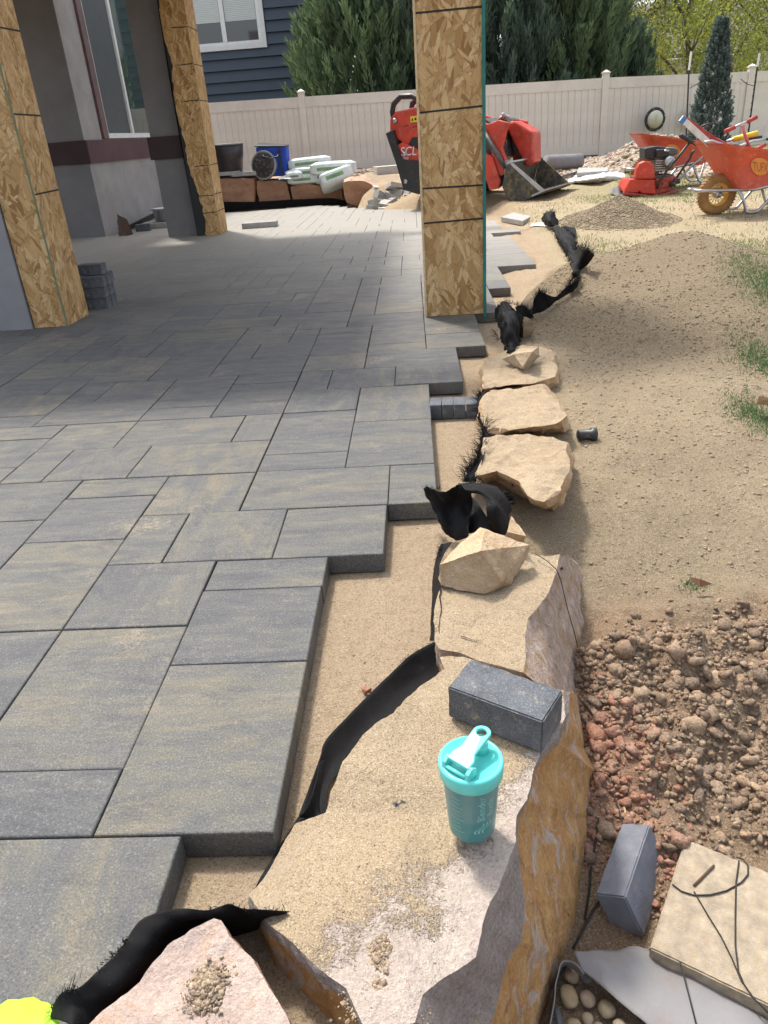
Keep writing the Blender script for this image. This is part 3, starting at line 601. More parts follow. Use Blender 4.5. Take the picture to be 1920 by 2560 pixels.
def juniper_mesh(seed, hgt=5.2, rad=2.1, nplume=420, per=110, dark=(.03, .06, .03), light=(.15, .24, .10)):
    r = np.random.default_rng(seed); B_, D_, L_, W_, C_ = [], [], [], [], []
    for k in range(nplume):
        a = r.uniform(0, 2*math.pi); hh = r.uniform(.0, 1)**.8; rr = rad*(1-.55*hh**1.6)*r.uniform(.35, 1.0)**.6
        tip = np.array([rr*math.cos(a), rr*math.sin(a), hgt*(.12+.88*hh)]); ln = r.uniform(.7, 1.5); d = np.array([math.cos(a)*.42, math.sin(a)*.42, 1.0]); d += r.normal(0, .12, 3); d /= np.linalg.norm(d)
        s = r.uniform(0, 1, per)**.85; p = tip-d*ln*(1-s[:, None]); spread = .20*(1-s)**.8+.015
        off = r.normal(size=(per, 3)); off -= (off@d)[:, None]*d; off /= np.linalg.norm(off, axis=1)[:, None]
        p = p+off*(spread*r.uniform(.1, 1, per))[:, None]; dd = d+off*r.uniform(.25, .8, per)[:, None]*(1-.5*s)[:, None]+r.normal(0, .1, (per, 3))
        B_.append(p); D_.append(dd); L_.append(r.uniform(.10, .24, per)); W_.append(r.uniform(.02, .045, per))
        tone = np.clip(r.normal(.36, .2)+r.uniform(-.15, .15, per)+.35*(s-.35), 0, 1); C_.append(np.array(dark)*(1-tone[:, None])+np.array(light)*tone[:, None])
    V, T_, C = strips(np.concatenate(B_), np.concatenate(D_), np.concatenate(L_), np.concatenate(W_), np.concatenate(C_), seed=seed)
    return npmesh('juniper_foliage', V, T_, M_leaf, C)
def trunk_mb(h, r0, seed, branches=6, spread=.8, fine=0):
    r = random.Random(seed); m = MB(); path = [Vector((0, 0, -.2))]
    for k in range(1, 7): path.append(Vector((r.uniform(-.06, .06)*k, r.uniform(-.06, .06)*k, h*k/6)))
    m.tube(path, [r0*(1-.8*k/6) for k in range(7)], 8)
    tips = []
    for b in range(branches):
        k = r.randint(1, 5); a = r.uniform(0, 6.28); p = path[k].copy(); pp = [p]; L = spread*r.uniform(.6, 1.1)
        for q in range(1, 5): pp.append(p+Vector((math.cos(a)*L*q/4+r.uniform(-.05, .05), math.sin(a)*L*q/4+r.uniform(-.05, .05), L*.9*(q/4)**.9)))
        m.tube(pp, [r0*.45*(1-.2*q) for q in range(5)], 6); tips += pp[2:]
        for f in range(fine):
            s = r.choice(pp[1:]); a2 = a+r.uniform(-1, 1); l2 = L*r.uniform(.3, .6)
            p3 = [s, s+Vector((math.cos(a2)*l2*.5, math.sin(a2)*l2*.5, l2*.6)), s+Vector((math.cos(a2)*l2*.8+r.uniform(-.1, .1), math.sin(a2)*l2*.8, l2*1.3))]; m.tube(p3, [r0*.2, r0*.12, r0*.05], 5); tips += p3[1:]
    return m, tips
jm = [juniper_mesh(1, dark=(.05, .09, .042), light=(.25, .36, .16)), juniper_mesh(2, dark=(.04, .075, .045), light=(.19, .28, .16)), juniper_mesh(3, dark=(.035, .065, .048), light=(.17, .26, .17))]; tm, _ = trunk_mb(3.2, .16, 5)
jtr = tm.mesh('trunk', M_bark)
J = [((-1.05, 19.6, -.1), 1.0, 0, 0, 'broad feathery juniper against the corner of the blue house, leftmost of those beyond the fence'),
     ((.35, 19.9, -.1), .98, 1, 2.1, 'upswept green juniper directly behind the nearest column'),
     ((2.2, 19.6, -.1), .97, 2, 1.0, 'dark blue-green juniper just right of the nearest column, beyond the fence'),
     ((3.75, 19.9, -.1), .92, 0, 4.0, 'dark juniper beyond the fence, rightmost of the tall feathery group'),
     ((4.95, 20.3, -.2), .62, 1, 3.0, 'low leaning juniper beside the yellow-green leafy tree'),
     ((-6.35, 19.4, .1), .53, 2, 5.0, 'small juniper sprig rising over the fence below the blue house window')]
for loc, sc, k, rz, lab in J:
    t = thing('juniper_tree', lab, 'tree', loc, rz, 'junipers beyond the fence'); t.scale = (sc,)*3
    a = link('crown', jm[k], t); b = link('trunk', jtr, t)
def leafy(name, lab, loc, h, seed, nleaf, col0, col1, crown=1.6, zlo=.25, lw=(.03, .055), group=None):
    t = thing(name, lab, 'tree', loc, group=group); tb, tips = trunk_mb(h*.85, .09, seed, 11, h*.36, 5); part('trunk', tb, M_bark, t, True)
    r = np.random.default_rng(seed); n = nleaf; idx = r.integers(0, len(tips), n); tp = np.array([tuple(x) for x in tips])
    cl = r.normal(0, 1, (60, 3))*np.array([crown*.5, crown*.5, h*.24])+np.array([0, 0, h*.62]); half = n//2
    p = tp[idx]+r.normal(0, .22, (n, 3)); p[:half] = cl[r.integers(0, 60, half)]+r.normal(0, .26, (half, 3)); p = p[p[:, 2] > h*zlo]; n = len(p)
    d = r.normal(size=(n, 3)); d[:, 2] -= .3; tone = np.clip(r.normal(.5, .28, n)+.25*np.sin(p[:, 0]*3+p[:, 2]*2), 0, 1)[:, None]
    V, T_, C = strips(p, d, r.uniform(.05, .1, n), r.uniform(*lw, n), np.array(col0)*(1-tone)+np.array(col1)*tone, seed=seed); link('crown', npmesh('crown', V, T_, M_leaf, C), t)
    return t
leafy('leafy_tree', 'airy yellow-green tree with thin bare limbs, behind the fence left of the spruce', (7.2, 22.5, 0), 5.6, 11, 15000, (.16, .21, .02), (.5, .52, .06), 1.9, group='leafy trees beyond the fence')
leafy('leafy_tree', 'yellow-green leafy tree beyond the fence at the photo edge, right of the spruce', (9.9, 23.5, 0), 6.0, 12, 13000, (.15, .21, .03), (.46, .50, .07), 2.0, group='leafy trees beyond the fence')
leafy('leafy_tree', 'olive-brown leafy tree behind the others, between the dark juniper and the yellow-green tree', (6.3, 25.5, 0), 6.2, 13, 16000, (.09, .10, .04), (.22, .21, .10), 1.7, group='leafy trees beyond the fence')
leafy('leafy_tree', 'tall pale green tree in the far background above the low leaning juniper', (10.8, 31, 0), 8.5, 14, 20000, (.10, .14, .03), (.27, .31, .09), 3.0, .1, (.05, .1), group='leafy trees beyond the fence')
leafy('leafy_tree', 'dull green tree in the far background behind the dark junipers', (5.0, 30, 0), 9.0, 15, 20000, (.05, .08, .035), (.15, .19, .08), 3.0, .1, (.05, .1), group='leafy trees beyond the fence')
# small columnar spruce in front of the fence
def spruce():
    t = thing('spruce_tree', 'small narrow blue-green spruce standing in front of the fence beside a stake', 'tree', (5.62, 15.9, float(gz(5.62, 15.9)))); r = np.random.default_rng(4)
    m = MB(); m.tube([(0, 0, -.2), (0, 0, 1), (0, 0, 2.05)], [.05, .03, .01]); part('trunk', m, M_bark, t)
    Hh = 2.15; B_, D_, L_, W_, C_ = [], [], [], [], []
    for k in range(1250):
        z = Hh*r.uniform(.04, 1)**.95; R = .38*(1-z/Hh)**.75*(1+.12*math.sin(z*9+k % 3))+.03; R *= min(1, .72+z*.6); a = r.uniform(0, 6.283); rr = R*r.uniform(.62, 1.05)
        c = np.array([rr*math.cos(a), rr*math.sin(a), z]); d = np.array([math.cos(a)*.55, math.sin(a)*.55, 1.0]); d /= np.linalg.norm(d); n = 34
        s = r.uniform(0, 1, n); p = c+d*(s*.12)[:, None]; off = r.normal(size=(n, 3)); off -= (off@d)[:, None]*d; off /= np.linalg.norm(off, axis=1)[:, None]
        B_.append(p+off*.006); D_.append(off*.9+d*1.0+r.normal(0, .1, (n, 3))); L_.append(r.uniform(.03, .048, n)*(1.1-.5*s)); W_.append(np.full(n, .014)); tone = np.clip(r.normal(.45, .2)+.35*(s-.4), 0, 1)[:, None]
        C_.append(np.array((.03, .055, .05))*(1-tone)+np.array((.19, .27, .24))*tone)
    V, T_, C = strips(np.concatenate(B_), np.concatenate(D_), np.concatenate(L_), np.concatenate(W_), np.concatenate(C_), seed=3); link('crown', npmesh('crown', V, T_, M_leaf, C), t)
spruce()
# grass left standing in the sanded lawn
def blades(name, lab, xs, ys, hl, hw, c0, c1, seed):
    r = np.random.default_rng(seed); n = len(xs); base = np.stack([xs, ys, gz(xs, ys)-.004], 1); d = np.stack([r.normal(0, .55, n), r.normal(0, .55, n), np.ones(n)], 1); tone = r.uniform(0, 1, (n, 1))
    V, T_, C = strips(base, d, r.uniform(*hl, n), r.uniform(*hw, n), np.array(c0)*(1-tone)+np.array(c1)*tone, .5, seed=seed); o = link(name, npmesh(name, V, T_, M_leaf, C)); tag(o, lab, 'grass', kind='stuff')
r = np.random.default_rng(8); n = 130000; xs = r.uniform(1.4, 9.5, n); ys = r.uniform(6.2, 17.2, n)**1.0
k = (fbm(xs, ys, .9, 3, 41)*.6+fbm(xs, ys, 5, 3, 42)*.6+r.normal(0, .25, n) > .26-.62*ss(8.5, 12, ys)*ss(1.8, 3.2, xs)); k &= ~((xs < 3.2) & (ys > 11.5)); k &= np.sqrt(((xs-2.28)/.62)**2+((ys-8.95)/.75)**2) > 1
blades('lawn_grass', 'short sparse green grass showing through the sand of the lawn', xs[k], ys[k], (.02, .045), (.004, .009), (.10, .17, .035), (.36, .37, .14), 9)
n = 60000; xs = r.uniform(1.4, 9.5, n); ys = r.uniform(6.0, 17.2, n); k = fbm(xs, ys, 3, 3, 44)+r.normal(0, .3, n) > .1
blades('dry_grass', 'short straw-coloured dry grass over the sanded lawn', xs[k], ys[k], (.012, .03), (.004, .009), (.48, .4, .24), (.68, .58, .38), 19)
def patch(cx, cy, sx, sy, n, seed):
    n = n*5; r = np.random.default_rng(seed); x = cx+r.normal(0, sx, n); y = cy+r.normal(0, sy, n); return x, y
A_ = [patch(2.62, 6.6, .17, .28, 900, 1), patch(2.45, 5.7, .12, .3, 900, 2), patch(1.86, 4.15, .1, .2, 700, 3), patch(1.58, 3.45, .06, .12, 350, 4), patch(1.36, 2.95, .05, .1, 250, 5), patch(2.75, 6.0, .16, .3, 900, 6), patch(.80, 1.93, .025, .02, 22, 7)]
blades('turf_grass', 'darker green turf tufts at the edge of the gravel heap', np.concatenate([a[0] for a in A_]), np.concatenate([a[1] for a in A_]), (.010, .026), (.002, .005), (.035, .11, .03), (.14, .26, .07), 29)
# ================================================================== BOULDERS OF THE EDGING WALL
def refine(bm, maxedge, it=7):
    for _ in range(it):
        es = [e for e in bm.edges if e.calc_length() > maxedge]
        if not es: break
        bmesh.ops.subdivide_edges(bm, edges=es, cuts=1)
        bmesh.ops.triangulate(bm, faces=[f for f in bm.faces if len(f.verts) > 3])
def roughen(bm, amp, sc, seed=0, sandz=None, step=0.0):
    bm.normal_update(); co = np.array([v.co[:] for v in bm.verts]); no = np.array([v.normal[:] for v in bm.verts])
    a = co[:, 0]+co[:, 2]*.8; b = co[:, 1]-co[:, 2]*.6
    d = fbm(a, b, sc, 4, seed)+.5*fbm(a, b, sc*4.3, 4, seed+7)+.5*(np.abs(fbm(a, b, sc*1.7, 3, seed+3))-.3)
    if step: d = d+step*(np.round(fbm(a*.4, b*.4+co[:, 2]*3, sc*2, 3, seed+5)*5)/5)
    co = co+no*(d*amp)[:, None]
    for v, c in zip(bm.verts, co): v.co = c
def sharpen(bm, ang=32):
    bm.normal_update()
    for f in bm.faces: f.smooth = True
    for e in bm.edges:
        if len(e.link_faces) == 2 and (e.link_faces[0].material_index != e.link_faces[1].material_index or e.calc_face_angle(0) > RAD(ang)): e.smooth = False
def bm_obj(name, bm, mats, label, cat, group=None, parent=None):
    co = np.array([v.co[:] for v in bm.verts]); org = Vector((co[:, 0].mean(), co[:, 1].mean(), co[:, 2].min()))
    if parent: org = wloc(parent)
    for v in bm.verts: v.co -= org
    me = bpy.data.meshes.new(name); bm.to_mesh(me); bm.free()
    for m in mats: me.materials.append(m)
    o = link(name, me, parent)
    if not parent: o.location = org; tag(o, label, cat, group)
    return o
def ring_rock(name, rings, mats, label, cat, maxedge, amp, sc, seed, bandmat, group=None, dome=0.0, step=0.0, ang=40):
    bm = bmesh.new(); n = len(rings[0]); V_ = [[bm.verts.new(p) for p in r] for r in rings]
    t = bm.faces.new(V_[0]); t.material_index = 0; b = bm.faces.new(V_[-1][::-1]); b.material_index = 1
    for k in range(len(rings)-1):
        for i in range(n):
            f = bm.faces.new((V_[k][i], V_[k+1][i], V_[k+1][(i+1) % n], V_[k][(i+1) % n])); f.material_index = bandmat[k]
    bmesh.ops.recalc_face_normals(bm, faces=bm.faces); bmesh.ops.triangulate(bm, faces=bm.faces); refine(bm, maxedge)
    roughen(bm, amp, sc, seed, step=step)
    if dome:
        for v in bm.verts:
            if dome(v.co.x, v.co.y) and v.co.z > -.07: v.co.z += dome(v.co.x, v.co.y)
    sharpen(bm, ang); return bm_obj(name, bm, mats, label, cat, group)
def hull_rock(name, pts, mats, label, cat, maxedge, amp, sc, seed, group=None, ang=28, topz=.75, parent=None):
    bm = bmesh.new()
    for p in pts: bm.verts.new(p)
    r = bmesh.ops.convex_hull(bm, input=bm.verts); bmesh.ops.delete(bm, geom=list({g for g in r['geom_interior']+r['geom_unused'] if isinstance(g, bmesh.types.BMVert)}), context='VERTS')
    bmesh.ops.triangulate(bm, faces=bm.faces); bm.normal_update()
    for f in bm.faces: f.material_index = 0 if f.normal.z > topz else 1
    refine(bm, maxedge); roughen(bm, amp, sc, seed); sharpen(bm, ang); return bm_obj(name, bm, mats, label, cat, group, parent)
GB = 'sandstone boulders edging the patio'
MR1 = mk_rock('slab_rock', [(.34, .28, .235), (.42, .355, .30), (.50, .43, .36), (.38, .30, .27)], [(.36, .17, .04), (.50, .26, .07), (.58, .36, .13), (.50, .42, .37), (.25, .13, .045)], sand=(-4.2, 3.2, -2.62), streak=(3.2, 3.2, 1.5), facet=[(.20, .165, .15), (.25, .21, .19), (.33, .29, .26)])
def q4(x, y, z): return P(*Q4(x, y), z)
def q6(x, y, z): return P(*Q6(x, y), z)
def q5(x, y, z): return P(*Q5(x, y), z)
def qd(x, y, z): return P(*QD(x, y), z)
def q3(x, y, z): return P(*Q3(x, y), z)
T = .035
top = [q4(340, 1085, T), q4(480, 1090, T), q4(760, 1180, T), q4(1100, 1300, T), q4(1110, 1450, T), q4(1045, 1600, T), q4(950, 1700, T), q6(1085, 60, T), q6(1045, 250, T), q6(985, 350, T), q6(985, 500, T), q6(930, 640, T), q6(875, 800, T), q6(820, 890, T),
       q6(770, 1030, T), q6(720, 1240, T), q6(620, 1330, T), q6(500, 1420, T), q6(400, 1520, T), q6(350, 1700, T), q5(1610, 1150, T), q5(1560, 1037, T), q5(1500, 920, T), q5(1390, 840, T), q5(1270, 720, T), q5(1165, 640, T-.01), q5(1090, 520, -.04),
       qd(575, 1905, -.05), qd(640, 1795, -.05), qd(705, 1772, -.02), qd(742, 1660, .01), qd(792, 1595, T-.01), qd(850, 1550, T), qd(905, 1485, T), qd(962, 1446, T)]
mid = [None]*len(top); bot = [None]*len(top)
ctr = sum(top, Vector())/len(top)
for i, p in enumerate(top):
    o = (p-ctr); o.z = 0; o.normalize(); mid[i] = p+o*.004+Vector((0, 0, -.02)); bot[i] = Vector((p.x-o.x*.012, p.y-o.y*.012, -.33))
for i, v in {3: (1135, 1298, .02), 4: (1130, 1450, .02), 5: (1062, 1612, .02), 6: (968, 1712, .02)}.items(): mid[i] = q4(*v)
for i, v in {7: (1092, 75, .015), 8: (1052, 260, .01), 9: (992, 365, .005), 10: (1000, 560, -.01), 11: (1015, 720, -.035), 12: (1035, 900, -.055), 13: (1040, 1010, -.07), 14: (1012, 1150, -.075), 15: (930, 1262, -.075), 16: (882, 1400, -.085), 17: (852, 1540, -.09), 18: (815, 1680, -.1), 19: (780, 1810, -.1)}.items(): mid[i] = q6(*v)
for i, v in {3: (1195, 1310, -.30), 4: (1212, 1430, -.32), 5: (1245, 1640, -.34), 6: (1312, 1800, -.35)}.items(): bot[i] = q4(*v)
for i, v in {7: (1502, 130, -.38), 8: (1497, 260, -.40), 9: (1490, 360, -.42), 10: (1480, 500, -.42), 11: (1440, 680, -.42), 12: (1400, 860, -.42), 13: (1368, 960, -.42), 14: (1330, 1100, -.42), 15: (1288, 1240, -.42), 16: (1240, 1400, -.42), 17: (1200, 1520, -.42), 18: (1160, 1640, -.42), 19: (1120, 1790, -.42)}.items(): bot[i] = q6(*v)
def sandheap(x, y):   # loose sand banked against the fabric on the left of the slab
    return .020*float(ss(.02, -.12, np.array(x+.12*(y-1.0))))+.016*float(np.exp(-((x+.09)**2+(y-.83)**2)/.006))
bandm = [2, 1]
ring_rock('boulder', [top, mid, bot], MR1, 'huge pale sandstone slab with a rusty amber side, under the shaker bottle', 'boulder', .013, .0055, 11, 3, bandm, GB, sandheap, step=.35)
MR0 = mk_rock('pink_rock', [(.35, .265, .225), (.44, .345, .29), (.52, .43, .36), (.42, .28, .20), (.38, .31, .28)], [(.20, .09, .06), (.28, .13, .08), (.36, .19, .12)], sand=(0, 0, -.62))
T = .085
top = [q5(925, 577, T), q5(955, 590, T), q5(985, 660, T), q5(1090, 760, T), q5(1150, 860, T), q5(1200, 940, T), q5(1250, 1037, T), q5(1300, 1180, T), q5(900, 1300, T), q5(250, 1250, .06), q5(300, 1120, .06), q5(395, 1037, .065), q5(500, 945, .07), q5(600, 850, .07), q5(660, 770, .075), q5(720, 690, .08), q5(820, 625, T)]
ctr = sum(top, Vector())/len(top); bot = [Vector((p.x-(p.x-ctr.x)*.05, p.y-(p.y-ctr.y)*.05, -.34 if p.x > -.455 or p.y < .57 else .008)) for p in top]; mid = [p+(p-ctr).normalized()*.004+Vector((0, 0, -.012)) for p in top]
ring_rock('boulder', [top, mid, bot], MR0, 'pink wedge-shaped boulder in the bottom left corner below the black fabric', 'boulder', .014, .0065, 10, 8, [1, 1], GB)
T = .035
MR2 = mk_rock('striped_rock', [(.50, .35, .2), (.56, .42, .27), (.64, .52, .38)], [(.36, .24, .19), (.48, .37, .30), (.62, .54, .47), (.46, .29, .13), (.24, .17, .15)], sand=(-2.0, 0, 1.15), streak=(6, 6, 1.2))
top = [q4(330, 680, T), q4(305, 800, T), q4(300, 985, T), q4(345, 1040, T), q4(470, 1060, T), q4(580, 1110, T), q4(720, 1145, T), q4(860, 1185, T), q4(875, 1080, T), q4(865, 960, T), q4(885, 850, T), q4(940, 790, T), q4(990, 720, T), q4(1030, 650, T), q4(1070, 560, T), q4(1085, 455, T), q4(930, 450, T), q4(700, 400, T), q4(450, 440, T)]
mid = [p+Vector((0, 0, -.02)) for p in top]; bot = [Vector((p.x, p.y, -.3)) for p in top]
for i, v in {7: (1000, 1300, -.03), 8: (1008, 1160, -.05), 9: (1015, 1010, -.05), 10: (1035, 870, -.05), 11: (1068, 780, -.05), 12: (1092, 700, -.05), 13: (1112, 620, -.05), 14: (1135, 530, -.05), 15: (1132, 462, -.03)}.items(): mid[i] = q4(*v)
for i, v in {7: (1205, 1425, -.30), 8: (1197, 1270, -.29), 9: (1192, 1120, -.27), 10: (1222, 1010, -.26), 11: (1240, 860, -.24), 12: (1243, 740, -.23), 13: (1237, 640, -.22), 14: (1215, 545, -.2), 15: (1150, 500, -.2)}.items(): bot[i] = q4(*v)
ring_rock('boulder', [top, mid, bot], MR2, 'sand-covered boulder with a striped pinkish side, behind the charcoal brick', 'boulder', .017, .008, 9, 14, [1, 1], GB, step=.8)
MR3 = mk_rock('tan_rock', [(.50, .35, .20), (.62, .46, .29), (.72, .58, .40)], [(.44, .27, .13), (.55, .37, .2), (.66, .48, .3)], sand=(0, 0, .35), sandcap=.75)
def bl(tp, bt, lab, seed, z0, z1, me=.022, **k):
    top = [q3(x, y, z0) for x, y in tp]; bot = [q3(x, y, z1) for x, y in bt]; mid = [a.lerp(b, .12)+Vector((0, 0, .003)) for a, b in zip(top, bot)]
    ring_rock('boulder', [top, mid, bot], MR3, lab, 'boulder', me*.8, .020, 7, seed, [1, 1], GB, step=.5)
bl([(440,1075),(560,1060),(640,1065),(740,1080),(785,1095),(797,1150),(795,1200),(765,1290),(690,1340),(655,1330),(625,1312),(585,1250),(490,1205),(400,1225),(420,1150)],
   [(440,1090),(560,1075),(640,1080),(740,1095),(800,1110),(808,1160),(803,1230),(775,1330),(745,1388),(700,1382),(660,1372),(590,1330),(500,1290),(410,1260),(425,1170)], 'pale tan boulder with a chipped front, behind the crumpled black fabric', 21, .05, -.17)
bl([(430,885),(470,852),(550,840),(690,842),(720,870),(745,895),(770,940),(786,968),(765,990),(740,1002),(640,1015),(510,1035),(440,1035),(415,970)],
   [(430,900),(470,870),(550,860),(690,860),(735,885),(760,910),(782,955),(793,1000),(790,1085),(742,1080),(640,1066),(510,1064),(440,1060),(415,990)], 'flat tan boulder between the chipped pale one and the farthest of the near row', 22, .06, -.12)
bl([(425,775),(440,728),(520,690),(600,668),(670,680),(715,690),(738,708),(742,770),(735,800),(690,812),(640,828),(550,832),(470,846),(425,852)],
   [(425,790),(440,745),(520,705),(600,690),(670,690),(722,698),(746,720),(752,790),(752,860),(746,898),(650,850),(550,850),(470,862),(425,870)], 'farthest boulder of the near row, half buried, under the mud-topped stone', 23, .055, -.09)
MS = mk_rock('broken_stone', [(.48, .33, .18), (.58, .42, .25), (.66, .52, .36)], [(.36, .25, .13), (.46, .32, .18), (.56, .42, .27)], scale=1.6)
hull_rock('stone', [q4(330, 600, .05), q4(345, 652, .042), q4(480, 682, .04), q4(620, 702, .04), q4(780, 640, .04), q4(822, 568, .05), q4(893, 442, .065), q4(342, 520, .10), q4(590, 435, .155), q4(620, 300, .165), q4(590, 292, .155), q4(720, 345, .14), q4(890, 400, .10), q4(730, 622, .07), q4(470, 380, .13)], MS, 'angular tan stone with one shaded face resting on the striped boulder', 'stone', .014, .005, 16, 31, ang=22)
hull_rock('stone', [q4(745, 350, .05), q4(760, 320, .09), q4(782, 222, .12), q4(870, 345, .10), q4(862, 382, .06), q4(800, 385, .05), q4(840, 290, .11)], MS, 'small curved chip of stone tucked behind the angular stone, beside the black fabric', 'stone', .012, .003, 20, 32)
MM = mk_rock('muddy_stone', [(.42, .30, .16), (.52, .40, .25), (.6, .48, .33)], [(.34, .25, .15), (.46, .35, .22), (.55, .44, .3)], sand=(4.5, 0, -2.75), scale=1.5)
hull_rock('stone', [q3(515, 722, .07), q3(590, 770, .06), q3(610, 773, .06), q3(675, 712, .09), q3(668, 668, .12), q3(592, 672, .13), q3(560, 700, .14), q3(640, 690, .17), q3(600, 755, .10)], MM, 'small stone caked with mud on the farthest near-row boulder', 'stone', .016, .006, 14, 33)
hull_rock('stone', [q3(570, 610, .0), q3(640, 560, .12), q3(605, 560, .13), q3(648, 600, .05), q3(600, 640, .0), q3(630, 640, -.02)], MM, 'tan rock half wrapped in frayed black fabric behind the mud-topped stone', 'stone', .018, .006, 12, 34)
# ================================================================== LOW WALL OF RED BOULDERS AT THE FAR END
MFR = mk_rock('red_sandstone', [(.42, .24, .15), (.52, .33, .22), (.60, .43, .31)], [(.27, .12, .06), (.37, .18, .09), (.46, .26, .15)], scale=.7)
GF = 'red boulders of the low wall at the far end'
def far_rock(poly, Y, back, lab, seed, z_in=.06):
    fr = [PY(*K2(x, y), Y) for x, y in poly]; zc = sum(p.z for p in fr)/len(fr); xc = sum(p.x for p in fr)/len(fr)
    bm = bmesh.new(); fs = [Vector((p.x+(p.x-xc)*-.02, Y, p.z)) for p in fr]; bk = [Vector((p.x, Y+back, p.z+(.05 if p.z > zc else 0))) for p in fr]; n = len(fs)
    a = [bm.verts.new(p) for p in fs]; b = [bm.verts.new(p) for p in bk]; bm.faces.new(a); bm.faces.new(b[::-1])
    for i in range(n): bm.faces.new((a[i], b[i], b[(i+1) % n], a[(i+1) % n]))
    bmesh.ops.recalc_face_normals(bm, faces=bm.faces); bmesh.ops.triangulate(bm, faces=bm.faces); bm.normal_update()
    for f in bm.faces: f.material_index = 0 if f.normal.z > .6 else 1
    refine(bm, .07); roughen(bm, .028, 2.6, seed, step=.4); sharpen(bm, 25); bm_obj('boulder', bm, MFR, lab, 'boulder', GF)
far_rock([(60, 640), (350, 640), (356, 700), (352, 800), (250, 812), (150, 822), (60, 830)], 14.75, .6, 'squarish red boulder under the brown planter tub, beside the middle column', 41)
far_rock([(362, 655), (450, 650), (560, 662), (572, 700), (590, 770), (585, 790), (480, 800), (390, 803), (370, 740)], 14.85, .6, 'red boulder with a slanting right edge, under the blue cooler', 42)
far_rock([(575, 690), (640, 672), (760, 690), (850, 690), (915, 700), (935, 780), (930, 790), (840, 775), (740, 785), (600, 792)], 14.8, .7, 'long low red boulder below the stacked cement bags', 43)
far_rock([(925, 665), (960, 652), (1060, 655), (1140, 700), (1160, 745), (1110, 820), (1080, 838), (1030, 825), (950, 790), (930, 735)], 14.0, .9, 'red boulder with a broken pale top, right end of the low wall beside the rubble', 44)
m = MB(); fl = [PY(*K2(x, y), 14.72) for x, y in [(100, 790), (350, 790), (600, 775), (850, 765), (1000, 790), (1060, 840), (1000, 838), (850, 800), (780, 828), (560, 826), (300, 840), (160, 860), (100, 862)]]
pts = [Vector((p.x, p.y-.1*(p.z < .15), p.z)) for p in fl]; m.prism([Vector((p.x, 14.72, p.z)) for p in fl], (0, .02, 0)); solo('landscape_fabric', m, M_fab, 'black fabric liner hanging below the red boulders of the far wall', 'landscape fabric', group='pieces of black landscape fabric')
# ================================================================== LOOSE GROUND MATERIAL
def ico_np(sub=1):
    bm = bmesh.new(); bmesh.ops.create_icosphere(bm, subdivisions=sub, radius=1); v = np.array([q.co[:] for q in bm.verts]); f = np.array([[a.index for a in t.verts] for t in bm.faces]); bm.free(); return v, f
def scatter(name, lab, cat, xs, ys, sz, cols, seed, sub=1, flat=.7, sink=.3, mat=None, zf=None, rough=.25, kind='stuff', flatsh=False):
    r = np.random.default_rng(seed); v0, f0 = ico_np(sub); n = len(xs); z = (zf or gz)(xs, ys); q = r.normal(size=(n, 4)); q /= np.linalg.norm(q, axis=1)[:, None]; w_, x_, y_, z_ = q.T
    R = np.stack([1-2*(y_*y_+z_*z_), 2*(x_*y_-z_*w_), 2*(x_*z_+y_*w_), 2*(x_*y_+z_*w_), 1-2*(x_*x_+z_*z_), 2*(y_*z_-x_*w_), 2*(x_*z_-y_*w_), 2*(y_*z_+x_*w_), 1-2*(x_*x_+y_*y_)], 1).reshape(n, 3, 3)
    vv = v0[None]*(1+r.uniform(-rough, rough, (n, len(v0), 1)))*np.stack([r.uniform(.75, 1.25, n), r.uniform(.75, 1.15, n), r.uniform(.5, .9, n)], 1)[:, None]
    vv = np.einsum('nij,nkj->nki', R, vv)*sz[:, None, None]; vv[:, :, 2] *= flat; vv += np.stack([xs, ys, z+sz*flat*(1-sink*2)*.5], 1)[:, None]
    Fc = (f0[None]+(np.arange(n)*len(v0))[:, None, None]).reshape(-1, 3)
    o = link(name, npmesh(name, vv.reshape(-1, 3), Fc, mat or M_grain, np.repeat(cols, len(v0), axis=0), sub > 1 and not flatsh)); tag(o, lab, cat, kind=kind); return o
def pal(r, n, cs): c = np.array(cs)[r.integers(0, len(cs), n)]; return c*r.uniform(.8, 1.15, (n, 1))
r = np.random.default_rng(51)
n = 21000; xs = r.uniform(.3, 1.5, n); ys = 1.0+.95*r.uniform(0, 1, n)**.9; k = (xs > xB(ys)+.1+.08*r.uniform(0, 1, n)) & (ys < 1.72+.2*fbm(xs, ys, 3, 3, 71)+r.exponential(.03, n)) & (fbm(xs, ys, 4, 3, 52)+r.normal(0, .25, n)+ss(1.15, 1.4, ys)*.5 > .25); xs, ys = xs[k], ys[k]; n = len(xs)
sz = np.clip(r.lognormal(-5.4, .6, n), .0025, .027); c = pal(r, n, [(.26, .160, .082), (.215, .128, .064), (.33, .215, .12), (.165, .098, .05)]); red = (fbm(xs, ys, 3, 3, 53)+ss(.75, .4, xs)*.75+r.normal(0, .25, n)) > .62; c[red] = pal(r, int(red.sum()), [(.32, .125, .060), (.26, .105, .055), (.34, .17, .095)])
scatter('dirt_clods', 'crumbly brown and reddish dug soil beside the boulders', 'soil', xs, ys, sz, c, 54, 2, .85, .4, M_clod, rough=.3, flatsh=True)
n = 42000; xs = r.uniform(.5, 3.1, n); ys = r.uniform(1.9, 7.2, n); rr = np.sqrt(((xs-1.72)/1.25)**2+((ys-5.0)/1.6)**2); ring = np.exp(-((rr-.85)/.22)**2)*ss(6, 4.5, ys)
k = (xs > xB(ys)+.12) & (r.uniform(0, 1, n) < .30+.6*ring+.3*ss(.0, .3, fbm(xs, ys, 2.5, 3, 55))); xs, ys = xs[k], ys[k]; n = len(xs)
